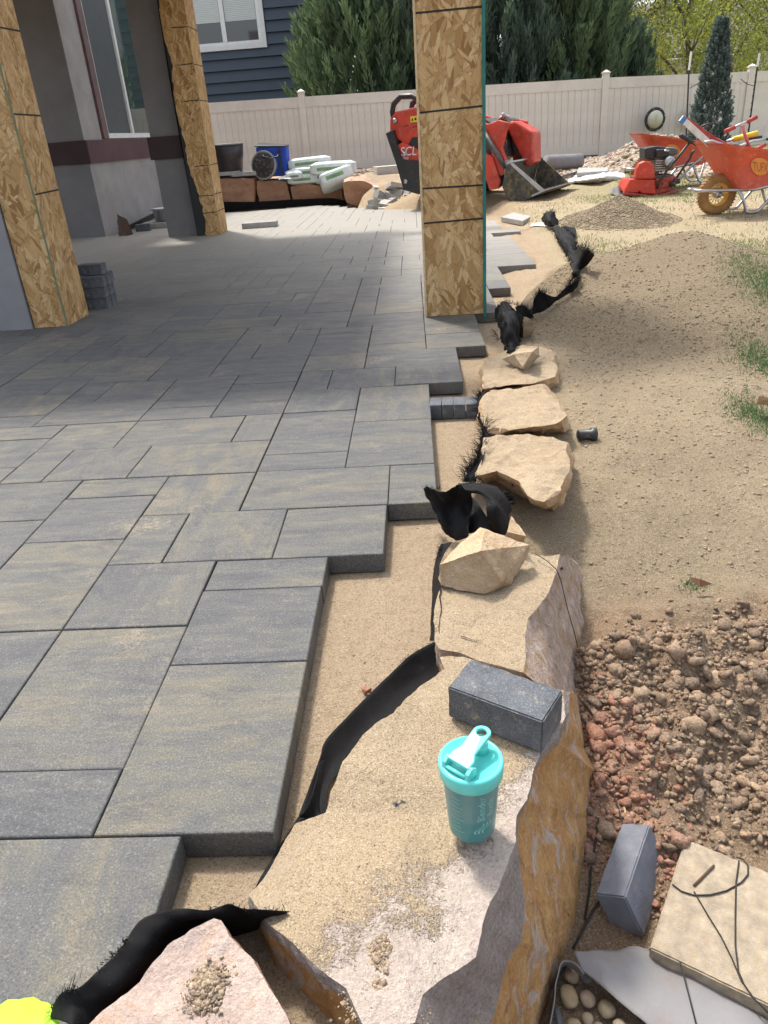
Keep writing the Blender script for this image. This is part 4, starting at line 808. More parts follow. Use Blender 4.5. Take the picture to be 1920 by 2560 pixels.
scatter('gravel', 'fine tan bedding gravel spread and heaped to the right of the boulders', 'gravel', xs, ys, np.clip(r.lognormal(-5.7, .38, n), .002, .008)*(1+.08*ys), gcol(xs, ys)*r.uniform(.85, 1.25, (n, 1)), 56, 1)
n = 7000; a = r.uniform(0, 6.28, n); rr = np.sqrt(r.uniform(0, 1.1, n)); xs = 2.28+.62*rr*np.cos(a); ys = 8.95+.75*rr*np.sin(a)
scatter('gravel_heap', 'small brown gravel heap on the lawn in front of the plate compactor', 'gravel', xs, ys, r.uniform(.006, .014, n), pal(r, n, [(.27, .2, .11), (.22, .16, .085), (.36, .28, .17)]), 57, 1)
n = 2600; xs = r.uniform(-.65, .45, n); ys = r.uniform(.62, 3.6, n); k = (xs < xB(ys)-.02); xs, ys = xs[k], ys[k]; n = len(xs)
scatter('sand_crumbs', 'coarse grains and crumbs lying on the bedding sand', 'sand', xs, ys, np.clip(r.lognormal(-6.4, .45, n), .001, .005), pal(r, n, [(.5, .36, .22), (.36, .24, .14), (.62, .5, .35), (.26, .18, .11)]), 58, 1)
n = 5200; xs = r.normal(4.1, 1.1, n); ys = 14.7+r.normal(0, 1.1, n)-.05*(xs-4)**2; k = (ys < 17.2) & (xs > 2.4) & (ys > 12.6) & ~((xs < 3.7) & (ys < 13.9)); xs, ys = xs[k], ys[k]; n = len(xs)
def zheap(x, y): return gz(x, y)+.40*np.exp(-((x-4.5)/.8)**2-((y-15.2)/.9)**2)*(.7+.5*vn(x*9, y*9, 4))+.03*vn(x*17, y*17, 8)
scatter('river_rock', 'heap of rounded tan river rock behind the wheelbarrows along the fence', 'river rock', xs, ys, r.uniform(.022, .05, n), pal(r, n, [(.44, .32, .2), (.5, .4, .28), (.42, .28, .18), (.46, .4, .34), (.62, .52, .4)]), 59, 2, .8, .2, M_grain, zheap, .1)
n = 1500; xs = r.uniform(-1.9, 2.0, n); ys = 16.6+r.normal(0, .35, n); k = ys < 17.3; xs, ys = xs[k], ys[k]; n = len(xs)
scatter('river_rock', 'strip of rounded rock along the fence behind the skid steer loader', 'river rock', xs, ys, r.uniform(.02, .05, n), pal(r, n, [(.4, .3, .22), (.5, .4, .3), (.3, .2, .15)]), 60, 2, .8, .2, M_grain, None, .1)

def crumbs(cx, cy, sx, sy, n, zt, lab, seed, cs):
    r = np.random.default_rng(seed); xs = cx+r.normal(0, sx, n); ys = cy+r.normal(0, sy, n); s = np.clip(r.lognormal(-6.6, .55, n), .0008, .0055)
    h = .010*np.exp(-((xs-cx)/sx)**2-((ys-cy)/sy)**2); scatter('soil_crumbs', lab, 'soil', xs, ys, s, pal(r, n, cs), seed, 2, .8, .2, M_clod, lambda a, b: zt+h, .3)
SOILC = [(.34, .24, .14), (.26, .175, .1), (.42, .31, .19), (.20, .13, .075)]
p = q6(150, 1250, T); crumbs(p.x, p.y, .022, .055, 4200, T+.010, 'crumbled brown soil lying on the pale slab rock near the bottom of the photo', 91, SOILC)
p = q6(130, 1480, T); crumbs(p.x, p.y, .02, .03, 2000, T+.008, 'second clump of crumbled soil on the slab rock, lower down', 92, SOILC)
p = q5(895, 880, .085); crumbs(p.x, p.y, .012, .014, 1300, .085-.001, 'small smear of crumbled soil on the pink boulder', 93, SOILC)
# ================================================================== BLACK LANDSCAPE FABRIC
GFAB = 'pieces of black landscape fabric'
def sheet(rows, nsub=6, wr=.004, sc=14, seed=0):
    """rows: list of point rows of equal length -> smooth wrinkled grid"""
    A = np.array([[tuple(p) for p in r] for r in rows]); nr, nc = A.shape[:2]
    def up(A, ax, k):
        n = A.shape[ax]; t = np.linspace(0, n-1, (n-1)*k+1); i = np.clip(t.astype(int), 0, n-2); f = t-i; A = np.moveaxis(A, ax, 0)
        p0 = A[np.clip(i-1, 0, n-1)]; p1 = A[i]; p2 = A[i+1]; p3 = A[np.clip(i+2, 0, n-1)]; f = f.reshape(-1, *([1]*(A.ndim-1)))
        R = .5*((2*p1)+(-p0+p2)*f+(2*p0-5*p1+4*p2-p3)*f*f+(-p0+3*p1-3*p2+p3)*f**3); return np.moveaxis(R, 0, ax)
    A = up(up(A, 0, nsub), 1, nsub); h, w = A.shape[:2]; fl = A.reshape(-1, 3); r = np.random.default_rng(seed)
    gu = np.gradient(A, axis=1); gv = np.gradient(A, axis=0); nrm = np.cross(gu, gv); nrm /= np.linalg.norm(nrm, axis=2)[..., None]+1e-9
    k = fbm(fl[:, 0]+fl[:, 2]*.7+seed, fl[:, 1]+fl[:, 2]*.5, sc, 3, seed).reshape(h, w); k2 = np.abs(fbm(fl[:, 0]+fl[:, 2]*.5-seed, fl[:, 1]+fl[:, 2]*.7, sc*2.4, 3, seed+50)).reshape(h, w)-.2; A = A+nrm*((k+1.1*k2)*wr)[..., None]
    m = MB(); m.v = [tuple(p) for p in A.reshape(-1, 3)]; m.f = [(a*w+b, a*w+b+1, (a+1)*w+b+1, (a+1)*w+b) for a in range(h-1) for b in range(w-1)]; m.mi = [0]*len(m.f)
    return m, A
def fray(pts, n, ln, up=(0, 0, 1), spread=.7, wd=.0014, seed=1, m=None):
    r = np.random.default_rng(seed); P_ = np.array([tuple(p) for p in pts]); t = r.uniform(0, len(P_)-1.001, n); i = t.astype(int); f = (t-i)[:, None]; b = P_[i]*(1-f)+P_[i+1]*f+r.normal(0, .002, (n, 3))
    d = np.array(up)[None]+r.normal(0, spread, (n, 3)); V, T_, C = strips(b, d, r.uniform(ln*.4, ln, n), np.full(n, wd), np.zeros((n, 3)), .35, seed=seed)
    m = m or MB(); k = len(m.v); m.v += [tuple(v) for v in V]; m.f += [tuple(int(q)+k for q in t_) for t_ in T_]; m.mi += [0]*len(T_); return m
def fab(lab, sheets, frays=(), mat=None):
    m0, A0 = sheet(sheets[0][0], *sheets[0][1:]) if len(sheets[0]) > 1 else sheet(sheets[0][0])
    allv = np.array(m0.v); org = Vector((allv[:, 0].mean(), allv[:, 1].mean(), allv[:, 2].min())); t = thing('landscape_fabric', lab, 'landscape fabric', org, group=GFAB)
    for s in sheets: m, A = sheet(*s); o = part('cloth', m, M_fab, t, True, world=True); sm = o.modifiers.new('thick', 'SOLIDIFY'); sm.thickness = .0012
    for k, a in enumerate(frays): part('frayed_edge', fray(*a[:3], **(a[3] if len(a) > 3 else {}), seed=k+3), M_fray, t, world=True)
    return t
tp = [q5(215, 1010, .02), q5(262, 905, .06), q5(340, 880, .065), q5(410, 820, .075), q5(500, 737, .08), q5(545, 672, .085), q5(605, 590, .085), q5(700, 550, .08), q5(800, 537, .08), q5(900, 541, .08), q5(985, 521, .08), q5(1055, 545, .075), q5(1130, 545, .07), q5(1250, 552, .05)]
md = [q5(300, 1040, .05), q5(335, 960, .045), q5(410, 930, .05), q5(480, 880, .06), q5(560, 800, .06), q5(610, 730, .065), q5(670, 660, .065), q5(740, 610, .06), q5(840, 580, .06), q5(920, 575, .06), q5(1000, 580, .05), q5(1070, 590, .04), q5(1140, 590, .03), q5(1225, 575, .03)]
bt = [q5(330, 1120, .04), q5(400, 1045, .02), q5(450, 1000, .02), q5(520, 940, .02), q5(610, 850, .02), q5(670, 775, .02), q5(730, 700, .0), q5(830, 640, -.02), q5(910, 600, -.04), q5(960, 620, -.05), q5(1010, 650, -.06), q5(1080, 655, -.08), q5(1150, 640, -.08), q5(1205, 600, -.02)]
b2 = [p+Vector((.01, -.02, -.12 if p.x > -.44 else -.012)) for p in bt]
fab('long curling black fabric flap around the pink boulder in the bottom left corner', [([tp, md, bt, b2], 5, .005, 16, 3)], [(tp[:3], 70, .012), (tp[3:6], 80, .010), (tp[9:], 60, .010), ([q5(300, 905, .06), q5(305, 900, .06)], 4, .07, dict(up=(.35, .3, .6), spread=.12))])
l = [qd(645, 1762, -.04), qd(668, 1700, -.035), qd(690, 1638, -.025), qd(702, 1600, -.02), qd(742, 1556, -.015), qd(800, 1497, -.015), qd(850, 1449, -.01), qd(888, 1414, .0), qd(940, 1386, .0), qd(988, 1375, .01)]
rr_ = [qd(706, 1790, -.04), qd(708, 1715, -.045), qd(716, 1690, -.05), qd(750, 1655, -.05), qd(792, 1600, -.05), qd(852, 1555, -.05), qd(905, 1490, -.05), qd(965, 1450, -.05), qd(990, 1428, -.03), qd(1004, 1410, -.0)]
mm = [a.lerp(b, .5)+Vector((0, 0, -.012)) for a, b in zip(l, rr_)]
mm = [Vector((p.x, p.y, max(p.z, -.052))) for p in mm]
fab('black fabric showing in the crack between the bedding sand and the big slab rock', [([l, mm, rr_], 4, .003, 20, 5), ([[qd(700, 1640, .0), qd(694, 1690, .0), qd(690, 1740, -.01), qd(700, 1778, -.02)], [qd(688, 1650, .01), qd(678, 1700, .015), qd(665, 1745, .0), qd(645, 1765, -.03)]], 5, .003, 20, 6)],
    [(l[6:], 90, .012, dict(wd=.001)), ([qd(975, 1380, .01), qd(985, 1378, .01)], 8, .03, dict(up=(-.2, .3, .8), spread=.3, wd=.001)), ([q4(410, 965, .01), q4(415, 970, .01)], 3, .07, dict(up=(.75, -.5, .05), spread=.05)), ([q4(470, 965, .03), q4(475, 968, .03)], 3, .08, dict(up=(.75, -.5, .05), spread=.05))])
l2 = [qd(536, 1952, -.052), qd(560, 1900, -.05), qd(598, 1840, -.045), qd(645, 1765, -.04)]; r2_ = [qd(543, 1953, -.05), qd(578, 1903, -.047), qd(610, 1838, -.042), qd(664, 1764, -.03)]
fab('thin black fabric edge peeping out along the foot of the sand heap', [([l2, r2_], 6, .002, 20, 7)])
fab('strip of woven black fabric along the left side of the striped boulder', [([[q4(288, 990, -.05), q4(292, 860, -.05), q4(300, 700, -.05), q4(305, 560, -.05), q4(325, 470, -.04), q4(350, 395, -.03)], [q4(335, 985, .03), q4(345, 850, .035), q4(350, 720, .04), q4(345, 620, .04), q4(350, 500, .02), q4(420, 380, .02)]], 6, .003, 18, 8)], [([q4(340, 470, .0), q4(360, 400, .0)], 60, .03, dict(up=(-.5, -.2, .3)))])
fab('crumpled black fabric curled up between the pavers and the angular stone', [
  ([[q4(243, 55, .09), q4(300, 48, .10), q4(380, 68, .11), q4(455, 25, .13), q4(520, 45, .14)], [q4(262, 110, .04), q4(320, 150, .04), q4(400, 170, .03), q4(470, 150, .05), q4(545, 130, .06)], [q4(330, 230, -.0), q4(370, 275, -.01), q4(420, 300, -.02), q4(470, 290, .0), q4(530, 250, .02)], [q4(352, 300, -.05), q4(392, 345, -.05), q4(440, 368, -.05), q4(490, 362, -.03), q4(530, 330, .0)]], 7, .014, 12, 9),
  ([[q4(455, 20, .12), q4(600, 12, .12), q4(715, 65, .10), q4(770, 145, .07), q4(782, 250, .05), q4(742, 338, .04)], [q4(490, 55, .16), q4(600, 50, .17), q4(680, 110, .16), q4(715, 190, .13), q4(715, 270, .09), q4(700, 335, .05)], [q4(530, 85, .15), q4(590, 90, .16), q4(625, 140, .15), q4(630, 200, .13), q4(640, 270, .09), q4(655, 330, .05)]], 7, .012, 14, 10),
  ([[q4(500, 100, .05), q4(560, 120, .05), q4(640, 240, .04)], [q4(520, 330, -.02), q4(580, 320, .0), q4(660, 330, .03)]], 5, .004, 14, 11)],
  [([q4(480, 10, .12), q4(600, 8, .12)], 120, .035), ([q4(735, 75, .10), q4(790, 150, .07)], 200, .025, dict(up=(.9, .1, .3), spread=.25)), ([q4(775, 230, .05), q4(745, 335, .04)], 90, .02, dict(up=(.6, -.5, 0), spread=.4)), ([q4(245, 55, .1), q4(350, 55, .1)], 60, .02)])
def sp(*a): return [q3(*p) for p in a]
pth = sp((425, 862, .03), (410, 900, .0), (405, 960, .0), (440, 1000, .03), (430, 1060, .03), (415, 1110, .03), (405, 1160, .02), (370, 1200, .01), (350, 1245, .02))
t = thing('landscape_fabric', 'line of frayed black fabric threads in front of the tan boulders beside the charcoal brick', 'landscape fabric', (.18, 3.0, -.05), group=GFAB)
part('frayed_edge', fray(pth, 800, .065, (0, 0, .5), .8, .002, 31), M_fray, t, world=True)
part('frayed_edge', fray(pth[3:], 380, .09, (.5, -.1, .5), .5, .0018, 32), M_fray, t, world=True)
m, _ = sheet([sp((408, 865, .01), (398, 960, .0), (425, 1040, .02), (395, 1150, .01), (345, 1250, .0)), sp((440, 870, .05), (420, 950, .04), (450, 1040, .06), (430, 1150, .05), (390, 1260, .05))], 5, .006, 15, 12); part('cloth', m, M_fab, t, True, world=True)
fab('tall crumpled black fabric bundle with frayed top behind the mud-topped stone', [
  ([sp((487, 510, .15), (500, 485, .2), (530, 478, .22), (565, 500, .2), (600, 540, .12)), sp((488, 560, .08), (510, 560, .16), (540, 560, .18), (575, 570, .14), (600, 590, .06)), sp((512, 640, .0), (525, 640, .08), (550, 640, .1), (580, 630, .06), (600, 620, .02)), sp((528, 695, .02), (538, 697, .05), (555, 692, .06), (575, 680, .04), (598, 650, .0))], 7, .026, 13, 13),
  ([sp((560, 500, .18), (600, 490, .15), (640, 520, .1), (655, 560, .05)), sp((575, 540, .12), (610, 540, .08), (640, 555, .05), (650, 580, .0))], 6, .016, 12, 14)],
  [(sp((490, 500, .18), (530, 478, .22), (600, 500, .16), (645, 540, .08)), 260, .045, dict(wd=.0018)), (sp((540, 560, .16), (560, 650, .06)), 120, .04, dict(wd=.0015, up=(.2, -.6, .3))), (sp((500, 640, .02), (480, 600, .04)), 60, .07, dict(up=(-.8, 0, .3)))])
def gg(x, y, dz=0.0):
    q = P(*Q3(x, y), 0)
    for _ in range(8): q = P(*Q3(x, y), float(gz(q.x, q.y))+dz)
    return q
def spg(*a): return [gg(*p) for p in a]
fab('black fabric strip with a pointed fold lying at the foot of the gravel heap', [([spg((645, 470, .10), (670, 432, .14), (700, 440, .12), (745, 452, .06), (790, 408, .07), (840, 380, .09)), spg((640, 530, .01), (672, 520, .02), (712, 500, .02), (742, 475, .02), (795, 442, .02), (832, 410, .02))], 6, .012, 9, 15), ([spg((700, 440, .12), (725, 460, .06)), spg((712, 500, .02), (745, 468, .03))], 6, .004, 9, 16)],
  [(spg((645, 470, .1), (670, 432, .14), (700, 440, .12)), 140, .05, dict(wd=.002)), (spg((745, 452, .05), (840, 388, .05)), 120, .06, dict(wd=.002)), (spg((640, 520, .0), (600, 520, .0)), 120, .07, dict(wd=.002))])
fab('black fabric flap standing up like a sail beside the sand, farther back', [([spg((822, 255, .10), (860, 245, .16), (908, 268, .18)), spg((824, 300, .05), (850, 300, .08), (890, 300, .10)), spg((820, 358, .0), (840, 345, .02), (862, 322, .04))], 6, .01, 7, 17), ([spg((765, 150, .06), (800, 165, .06), (830, 170, .04)), spg((750, 210, .04), (785, 215, .09), (825, 215, .05)), spg((790, 240, .0), (815, 250, .04), (828, 290, .02))], 6, .02, 8, 18)],
  [(spg((822, 255, .1), (860, 245, .16), (908, 268, .18)), 160, .08, dict(wd=.003)), (spg((745, 200, .05), (790, 235, .03)), 240, .06, dict(wd=.003)), (spg((770, 160, .06), (825, 200, .05)), 200, .06, dict(wd=.003))])
fab('narrow creased black fabric strip joining the standing flap to the pale square paver', [([spg((728, 150, .05), (748, 200, .06), (770, 235, .07), (800, 275, .06), (812, 330, .06), (818, 372, .05)), spg((775, 150, .08), (785, 195, .10), (800, 225, .10), (818, 262, .08), (826, 320, .08), (834, 368, .05)), spg((826, 150, .03), (828, 195, .04), (830, 225, .04), (832, 265, .02), (838, 325, .02), (842, 372, .02))], 5, .035, 9, 27)], [(spg((728, 160, .05), (770, 235, .06), (812, 330, .06)), 260, .05, dict(wd=.003))])
fab('low black fabric strip half buried between the pointed fold and the standing flap', [([spg((790, 412, .05), (815, 392, .06), (830, 360, .06)), spg((800, 440, .01), (832, 412, .02), (848, 370, .02))], 6, .01, 9, 28)], [(spg((790, 412, .05), (830, 360, .06)), 120, .05, dict(wd=.0025))])
fab('small black fabric scrap between the loose pavers near the gravel heap', [([spg((678, 115, .04), (700, 88, .16), (738, 85, .16)), spg((688, 135, .02), (712, 125, .12), (742, 100, .10)), spg((715, 152, .02), (735, 150, .03), (755, 140, .03))], 5, .02, 8, 19)], [(spg((690, 100, .12), (740, 90, .14)), 120, .07, dict(wd=.003))])
m, _ = sheet([spg((640, 135, .02), (690, 128, .04), (740, 140, .04)), spg((630, 148, .02), (690, 148, .01), (735, 155, .02))], 5, .01, 8, 20); solo('geotextile_scrap', m, M_wfab, 'pale crumpled geotextile scrap beside the tilted loose paver', 'geotextile', smooth=True)
# ================================================================== SHAKER BOTTLE
M_lid = simple('teal_lid_plastic', (.115, .62, .58), .36, grime=.04); M_lid2 = simple('teal_lid_print', (.30, .74, .70), .4)
def mk_bottle():
    t = NT('teal_smoke_cup'); z = t.sep(t.pos())[2]; c = t.mix(t.mr(z, .052, .056), (.045, .205, .215), (.085, .215, .225)); c = t.mix(t.mr(t.noise(t.pos(), 25, 4), .4, .7, 0, .3), c, (.16, .27, .26)); return t.fin(c, .28, None, .5)
bb = P(1180, 2066, .046); BR = .0395
bo = thing('shaker_bottle', 'teal shaker bottle with flip-top lid standing on the pale slab rock', 'shaker bottle', (bb.x, bb.y, .046))
def wob(m, k=8, amt=.04, z1=.04):
    out = []
    for x, y, z in m.v:
        a = math.atan2(y, x); f = 1-amt*max(0, 1-z/z1)*(.5+.5*math.cos(k*a)); out.append((x*f, y*f, z))
    m.v = out; return m
m = MB(); m.lathe([(.030, .0), (.0355, .0015), (.0385, .006), (.0395, .012), (.0415, .05), (.0445, .1), (.0465, .136), (.0465, .139), (.0, .139)], 72); part('cup', wob(m), mk_bottle(), bo, True)
m = MB(); m.lathe([(.0475, .128), (.0505, .128), (.0515, .1295), (.0525, .150), (.0520, .1535), (.0495, .156), (.046, .1565), (.0445, .1535), (.0, .1535)], 72); lid = part('lid', m, M_lid, bo, True)
la = q4(425, 1640, .21); lb = q4(565, 1465, .225); AX = math.atan2(lb.y-la.y, lb.x-la.x); RL = Matrix.Rotation(AX, 3, 'Z')
def loc_arm(m): m.v = [tuple(RL@Vector(v)) for v in m.v]; return m
m = MB(); 
def arm(u): return .176+.010*u/.04
n = 28; outer, inner = [], []
L0_, L1_, wd = -.034, .030, .0150
prof_ = []
for k in range(n):
    a = math.pi*k/(n-1)-math.pi/2; prof_.append((L1_+wd*math.cos(a), wd*math.sin(a)))
prof_ = [(L0_, -.021), (L0_+.016, -.0205), (L0_+.026, -.0145)]+prof_+[(L0_+.026, .0145), (L0_+.016, .0205), (L0_, .021)]
hole = [(L1_+.0085*math.cos(a), .0085*math.sin(a)) for a in [2*math.pi*k/24 for k in range(24)]]
bm = bmesh.new(); ov = [bm.verts.new((x, y, 0)) for x, y in prof_]; hv = [bm.verts.new((x, y, 0)) for x, y in hole]
es = [bm.edges.new((ov[i], ov[(i+1) % len(ov)])) for i in range(len(ov))]+[bm.edges.new((hv[i], hv[(i+1) % 24])) for i in range(24)]
bmesh.ops.triangle_fill(bm, use_beauty=True, edges=es); bmesh.ops.recalc_face_normals(bm, faces=bm.faces)
r = bmesh.ops.extrude_face_region(bm, geom=bm.faces[:]); 
for g in r['geom']:
    if isinstance(g, bmesh.types.BMVert): g.co.z += .006
bmesh.ops.recalc_face_normals(bm, faces=bm.faces)
for v in bm.verts: x = v.co.x; v.co.z += .168+.016*float(ss(-.034, .03, x)); v.co = RL@v.co
me = bpy.data.meshes.new('flip_cap'); bm.to_mesh(me); bm.free(); me.materials.append(M_lid); fc = link('flip_cap', me, bo); addbevel(fc, .0016, 3)
m = MB()
for s in (-1, 1): m.prism([(-.043, s*.0225-.0035, .153), (-.018, s*.0225-.0035, .153), (-.020, s*.0225-.0035, .168), (-.030, s*.0225-.0035, .174), (-.041, s*.0225-.0035, .168)], (0, .007, 0))
part('hinge', loc_arm(m), M_lid, bo, bevel=.001)
m = MB(); m.lathe([(.0135, .153), (.0125, .176)], 32, (.026, 0, 0)); m.lathe([(.006, .185), (.0, .185)], 20, (.0, 0, 0)) if False else None; part('spout', loc_arm(m), M_lid, bo, True)
m = MB(); m.tube([(-.040, -.018, .160), (-.040, .018, .160)], .0028, 12); part('hinge_pin', loc_arm(m), M_lid, bo, True)
def text_mesh(s, size, ext=0.0):
    cu = bpy.data.curves.new('txt', 'FONT'); cu.body = s; cu.size = size; cu.extrude = ext; cu.resolution_u = 3; cu.align_x = 'LEFT'
    o = bpy.data.objects.new('txt', cu); COL.objects.link(o); dg = bpy.context.evaluated_depsgraph_get(); me = bpy.data.meshes.new_from_object(o.evaluated_get(dg)); bpy.data.objects.remove(o); bpy.data.curves.remove(cu); return me
def mbtext(s, size): me = text_mesh(s, size); m = MB(); m.add([v.co[:] for v in me.vertices], [tuple(p.vertices) for p in me.polygons]); return m
def wrap(m, ang0, z0, rfun, up=True):   # text baseline runs up the cup
    out = []
    for x, y, z in m.v:
        zz = z0+x; rr = rfun(zz)+.0004; a = ang0-y/rr; out.append((rr*math.cos(a), rr*math.sin(a), zz))
    m.v = out; return m
def rcup(z): return float(np.interp(z, [0, .012, .05, .1, .136], [.0375, .0395, .0415, .0445, .0465]))
M_print = simple('pale_teal_print', (.24, .60, .56), .45)
camA = math.atan2(-bb.y, -bb.x)
m = mbtext('Blender', .0185); part('lettering', wrap(m, camA+.50, .058, rcup), M_print, bo)
m = mbtext('Bottle', .0165); m.v = [(x, y-.0165, z) for x, y, z in m.v]; part('lettering', wrap(m, camA+.50, .064, rcup), M_print, bo)
for k in range(3):
    m = MB(); pts = []; s0 = .013-.0065*k
    c = [(.0+.004*math.sin(q*.7), .0) for q in range(3)]
    poly = []; nn_ = 10
    for q in range(nn_+1): f = q/nn_; poly.append((.030+.022*f, s0+.0048*math.sin(f*6.28)*.9-.012*f+.004))
    top_ = [(x, y+.0011, 0) for x, y in poly]; bot_ = [(x, y-.0011, 0) for x, y in poly]
    m.add(top_+bot_, [(i, i+1, i+nn_+2, i+nn_+1) for i in range(nn_)]); part('logo_stroke', wrap(m, camA+.56, .0, rcup), M_print, bo)
for k in range(9):
    m = MB(); w_ = .016+.010*(k % 3 == 0); pts = [(.030+k*.0095, y, 0) for y in np.linspace(-w_/2, w_/2, 7)]; m.add([(x, y, 0) for x, y, z in pts]+[(x+.0011, y, 0) for x, y, z in pts], [(i, i+1, i+8, i+7) for i in range(6)]); part('volume_mark', wrap(m, camA-.62, 0, rcup), M_print, bo)
m = mbtext('Blender', .009); out = []
for x, y, z in m.v: rr = .0526; a = camA+.62+x/rr; out.append((rr*math.cos(a), rr*math.sin(a), .135+y))
m.v = out; part('lettering', m, M_lid2, bo)
# ================================================================== CHARCOAL BRICKS, LOOSE SLABS
def brick_mb(l=.2, w_=.1, h=.075, org=(0, 0, 0), R=None): m = MB(); m.box((0, 0, h/2), (l, w_, h)); return m
def rough_brick(name, lab, cat, loc, rot, l, w_, h, mat, group=None, amp=.0016):
    bm = bmesh.new(); bmesh.ops.create_cube(bm, size=1)
    for v in bm.verts: v.co = Vector((v.co.x*l, v.co.y*w_, (v.co.z+.5)*h))
    bmesh.ops.bevel(bm, geom=bm.edges[:], offset=.003, segments=2, affect='EDGES'); bmesh.ops.triangulate(bm, faces=bm.faces); refine(bm, .014); roughen(bm, amp, 38, int(l*900)+int(h*1000))
    for f in bm.faces: f.smooth = True
    for e in bm.edges:
        if len(e.link_faces) == 2 and e.calc_face_angle(0) > RAD(30): e.smooth = False
    me = bpy.data.meshes.new(name); bm.to_mesh(me); bm.free(); me.materials.append(mat); o = link(name, me); o.location = loc; o.rotation_euler = rot; return tag(o, lab, cat, group)
GBR = 'loose charcoal paving bricks'
rough_brick('brick', 'charcoal paving brick lying flat on the slab rock just behind the shaker bottle', 'brick', (.136, 1.139, .042), (0, 0, RAD(-31.5)), .2, .1, .078, M_char, GBR)
a = q7a = P(*Q7(640, 1075), -.29); b = P(*Q7(517, 1452), -.29); az = math.atan2(b.y-a.y, b.x-a.x); c = (a+b)/2
o = rough_brick('brick', 'grey-blue paving brick tipped on edge in the dirt against the pale slab', 'brick', (c.x-.0, c.y-.015, -.40), (RAD(-24), 0, 0), .2, .066, .105, simple('blue_grey_brick', (.155, .165, .195), .8, grime=.2, gs=20, bump=.6, dirtamt=.16), GBR)
o.matrix_world = Matrix.Translation((c.x-.012, c.y-.022, -.405)) @ Matrix.Rotation(az, 4, 'Z') @ Matrix.Rotation(RAD(26), 4, 'X')
A_ = P(*Q7(780, 1185), -.335); Bq = P(*Q7(585, 1792), -.335); u = (Bq-A_); lu = u.length; u.normalize(); v_ = Vector((-u.y, u.x, 0)); ctr = (A_+Bq)/2+v_*.24
M_tansl = simple('pale_tan_concrete', (.38, .315, .23), .85, grime=.3, gs=34, bump=1.0, dirtamt=.38, dirt=(.42, .28, .14))
o = rough_brick('concrete_slab', 'pale tan concrete slab lying in the dirt at the lower right', 'concrete slab', (ctr.x, ctr.y, -.395), (0, 0, math.atan2(u.y, u.x)), lu, .48, .06, M_tansl)
# charcoal edging brick standing beside the patio step
a = P(*Q3(196, 893), 0.0); b = P(*Q3(402, 886), 0.0); f_ = P(*Q3(200, 926), 0.0); ln = (b-a).length; m = MB(); n = 4; w4 = ln/n
for k in range(n): m.box((-ln/2+w4*(k+.5), 0, .033), (w4-.0025, a.y-f_.y, .066))
c = (a+b)/2; o = link('brick', m.mesh('brick', M_char)); o.location = (c.x, (a.y+f_.y)/2, -.064); o.rotation_euler = (0, 0, math.atan2(b.y-a.y, b.x-a.x)); addbevel(o, .002); tag(o, 'narrow grooved charcoal brick set on the sand in a step of the patio edge', 'brick', GBR)
# grey sheet and the pocket of river pebbles
def q7(x, y, z): return P(*Q7(x, y), z)
m, _ = sheet([[q7(165, 1822, -.355), q7(300, 1812, -.36), q7(430, 1806, -.365), q7(560, 1803, -.37), q7(890, 1975, -.37), q7(1250, 2200, -.37)],
              [q7(185, 1860, -.345), q7(320, 1880, -.34), q7(460, 1940, -.345), q7(600, 2010, -.35), q7(860, 2160, -.35), q7(1200, 2420, -.35)],
              [q7(205, 1905, -.345), q7(300, 1985, -.345), q7(400, 2075, -.345), q7(560, 2205, -.345), q7(760, 2380, -.345), q7(1000, 2600, -.345)]], 5, .007, 9, 22)
o = solo('geotextile_sheet', m, M_gfab, 'light grey geotextile sheet folded over in the bottom right corner above river pebbles', 'geotextile', smooth=True); s_ = o.modifiers.new('thick', 'SOLIDIFY'); s_.thickness = .002
m, _ = sheet([[q7(20, 2290, -.34), q7(45, 2150, -.34), q7(72, 1990, -.34), q7(95, 1880, -.34), q7(135, 1862, -.34), q7(180, 1880, -.335), q7(218, 1935, -.335)], [q7(0, 2290, -.42), q7(25, 2160, -.42), q7(60, 2000, -.42), q7(105, 1905, -.41), q7(140, 1900, -.39), q7(175, 1915, -.37), q7(208, 1948, -.35)]], 5, .004, 9, 23)
o = solo('geotextile_sheet', m, M_gfab, 'upright grey geotextile lip curving round the river pebbles beside the amber rock face', 'geotextile', smooth=True); s_ = o.modifiers.new('thick', 'SOLIDIFY'); s_.thickness = .002
PB = [(155, 1935, 62, 50, (.46, .33, .2), 'brown oval pebble at the top of the pocket'), (140, 2045, 72, 85, (.50, .36, .2), 'largest ochre pebble at the left of the pocket'), (243, 2058, 62, 60, (.52, .38, .27), 'rough pinkish pebble in the middle of the pocket'), (348, 2115, 68, 62, (.58, .46, .3), 'pale egg-shaped pebble right of the middle one'),
      (243, 2170, 48, 45, (.5, .38, .25), 'small tan pebble below the pinkish one'), (165, 2200, 58, 40, (.45, .33, .2), 'tan pebble at the bottom left of the pocket'), (300, 2215, 45, 36, (.48, .38, .27), 'tan pebble at the very bottom of the photo, between two others'), (80, 2160, 30, 60, (.12, .13, .14), 'dark grey pebble against the sheet lip'),
      (235, 1945, 50, 40, (.2, .19, .17), 'dark pebble in the shade of the folded sheet'), (420, 2205, 55, 40, (.6, .48, .34), 'pale pebble under the edge of the folded sheet')]
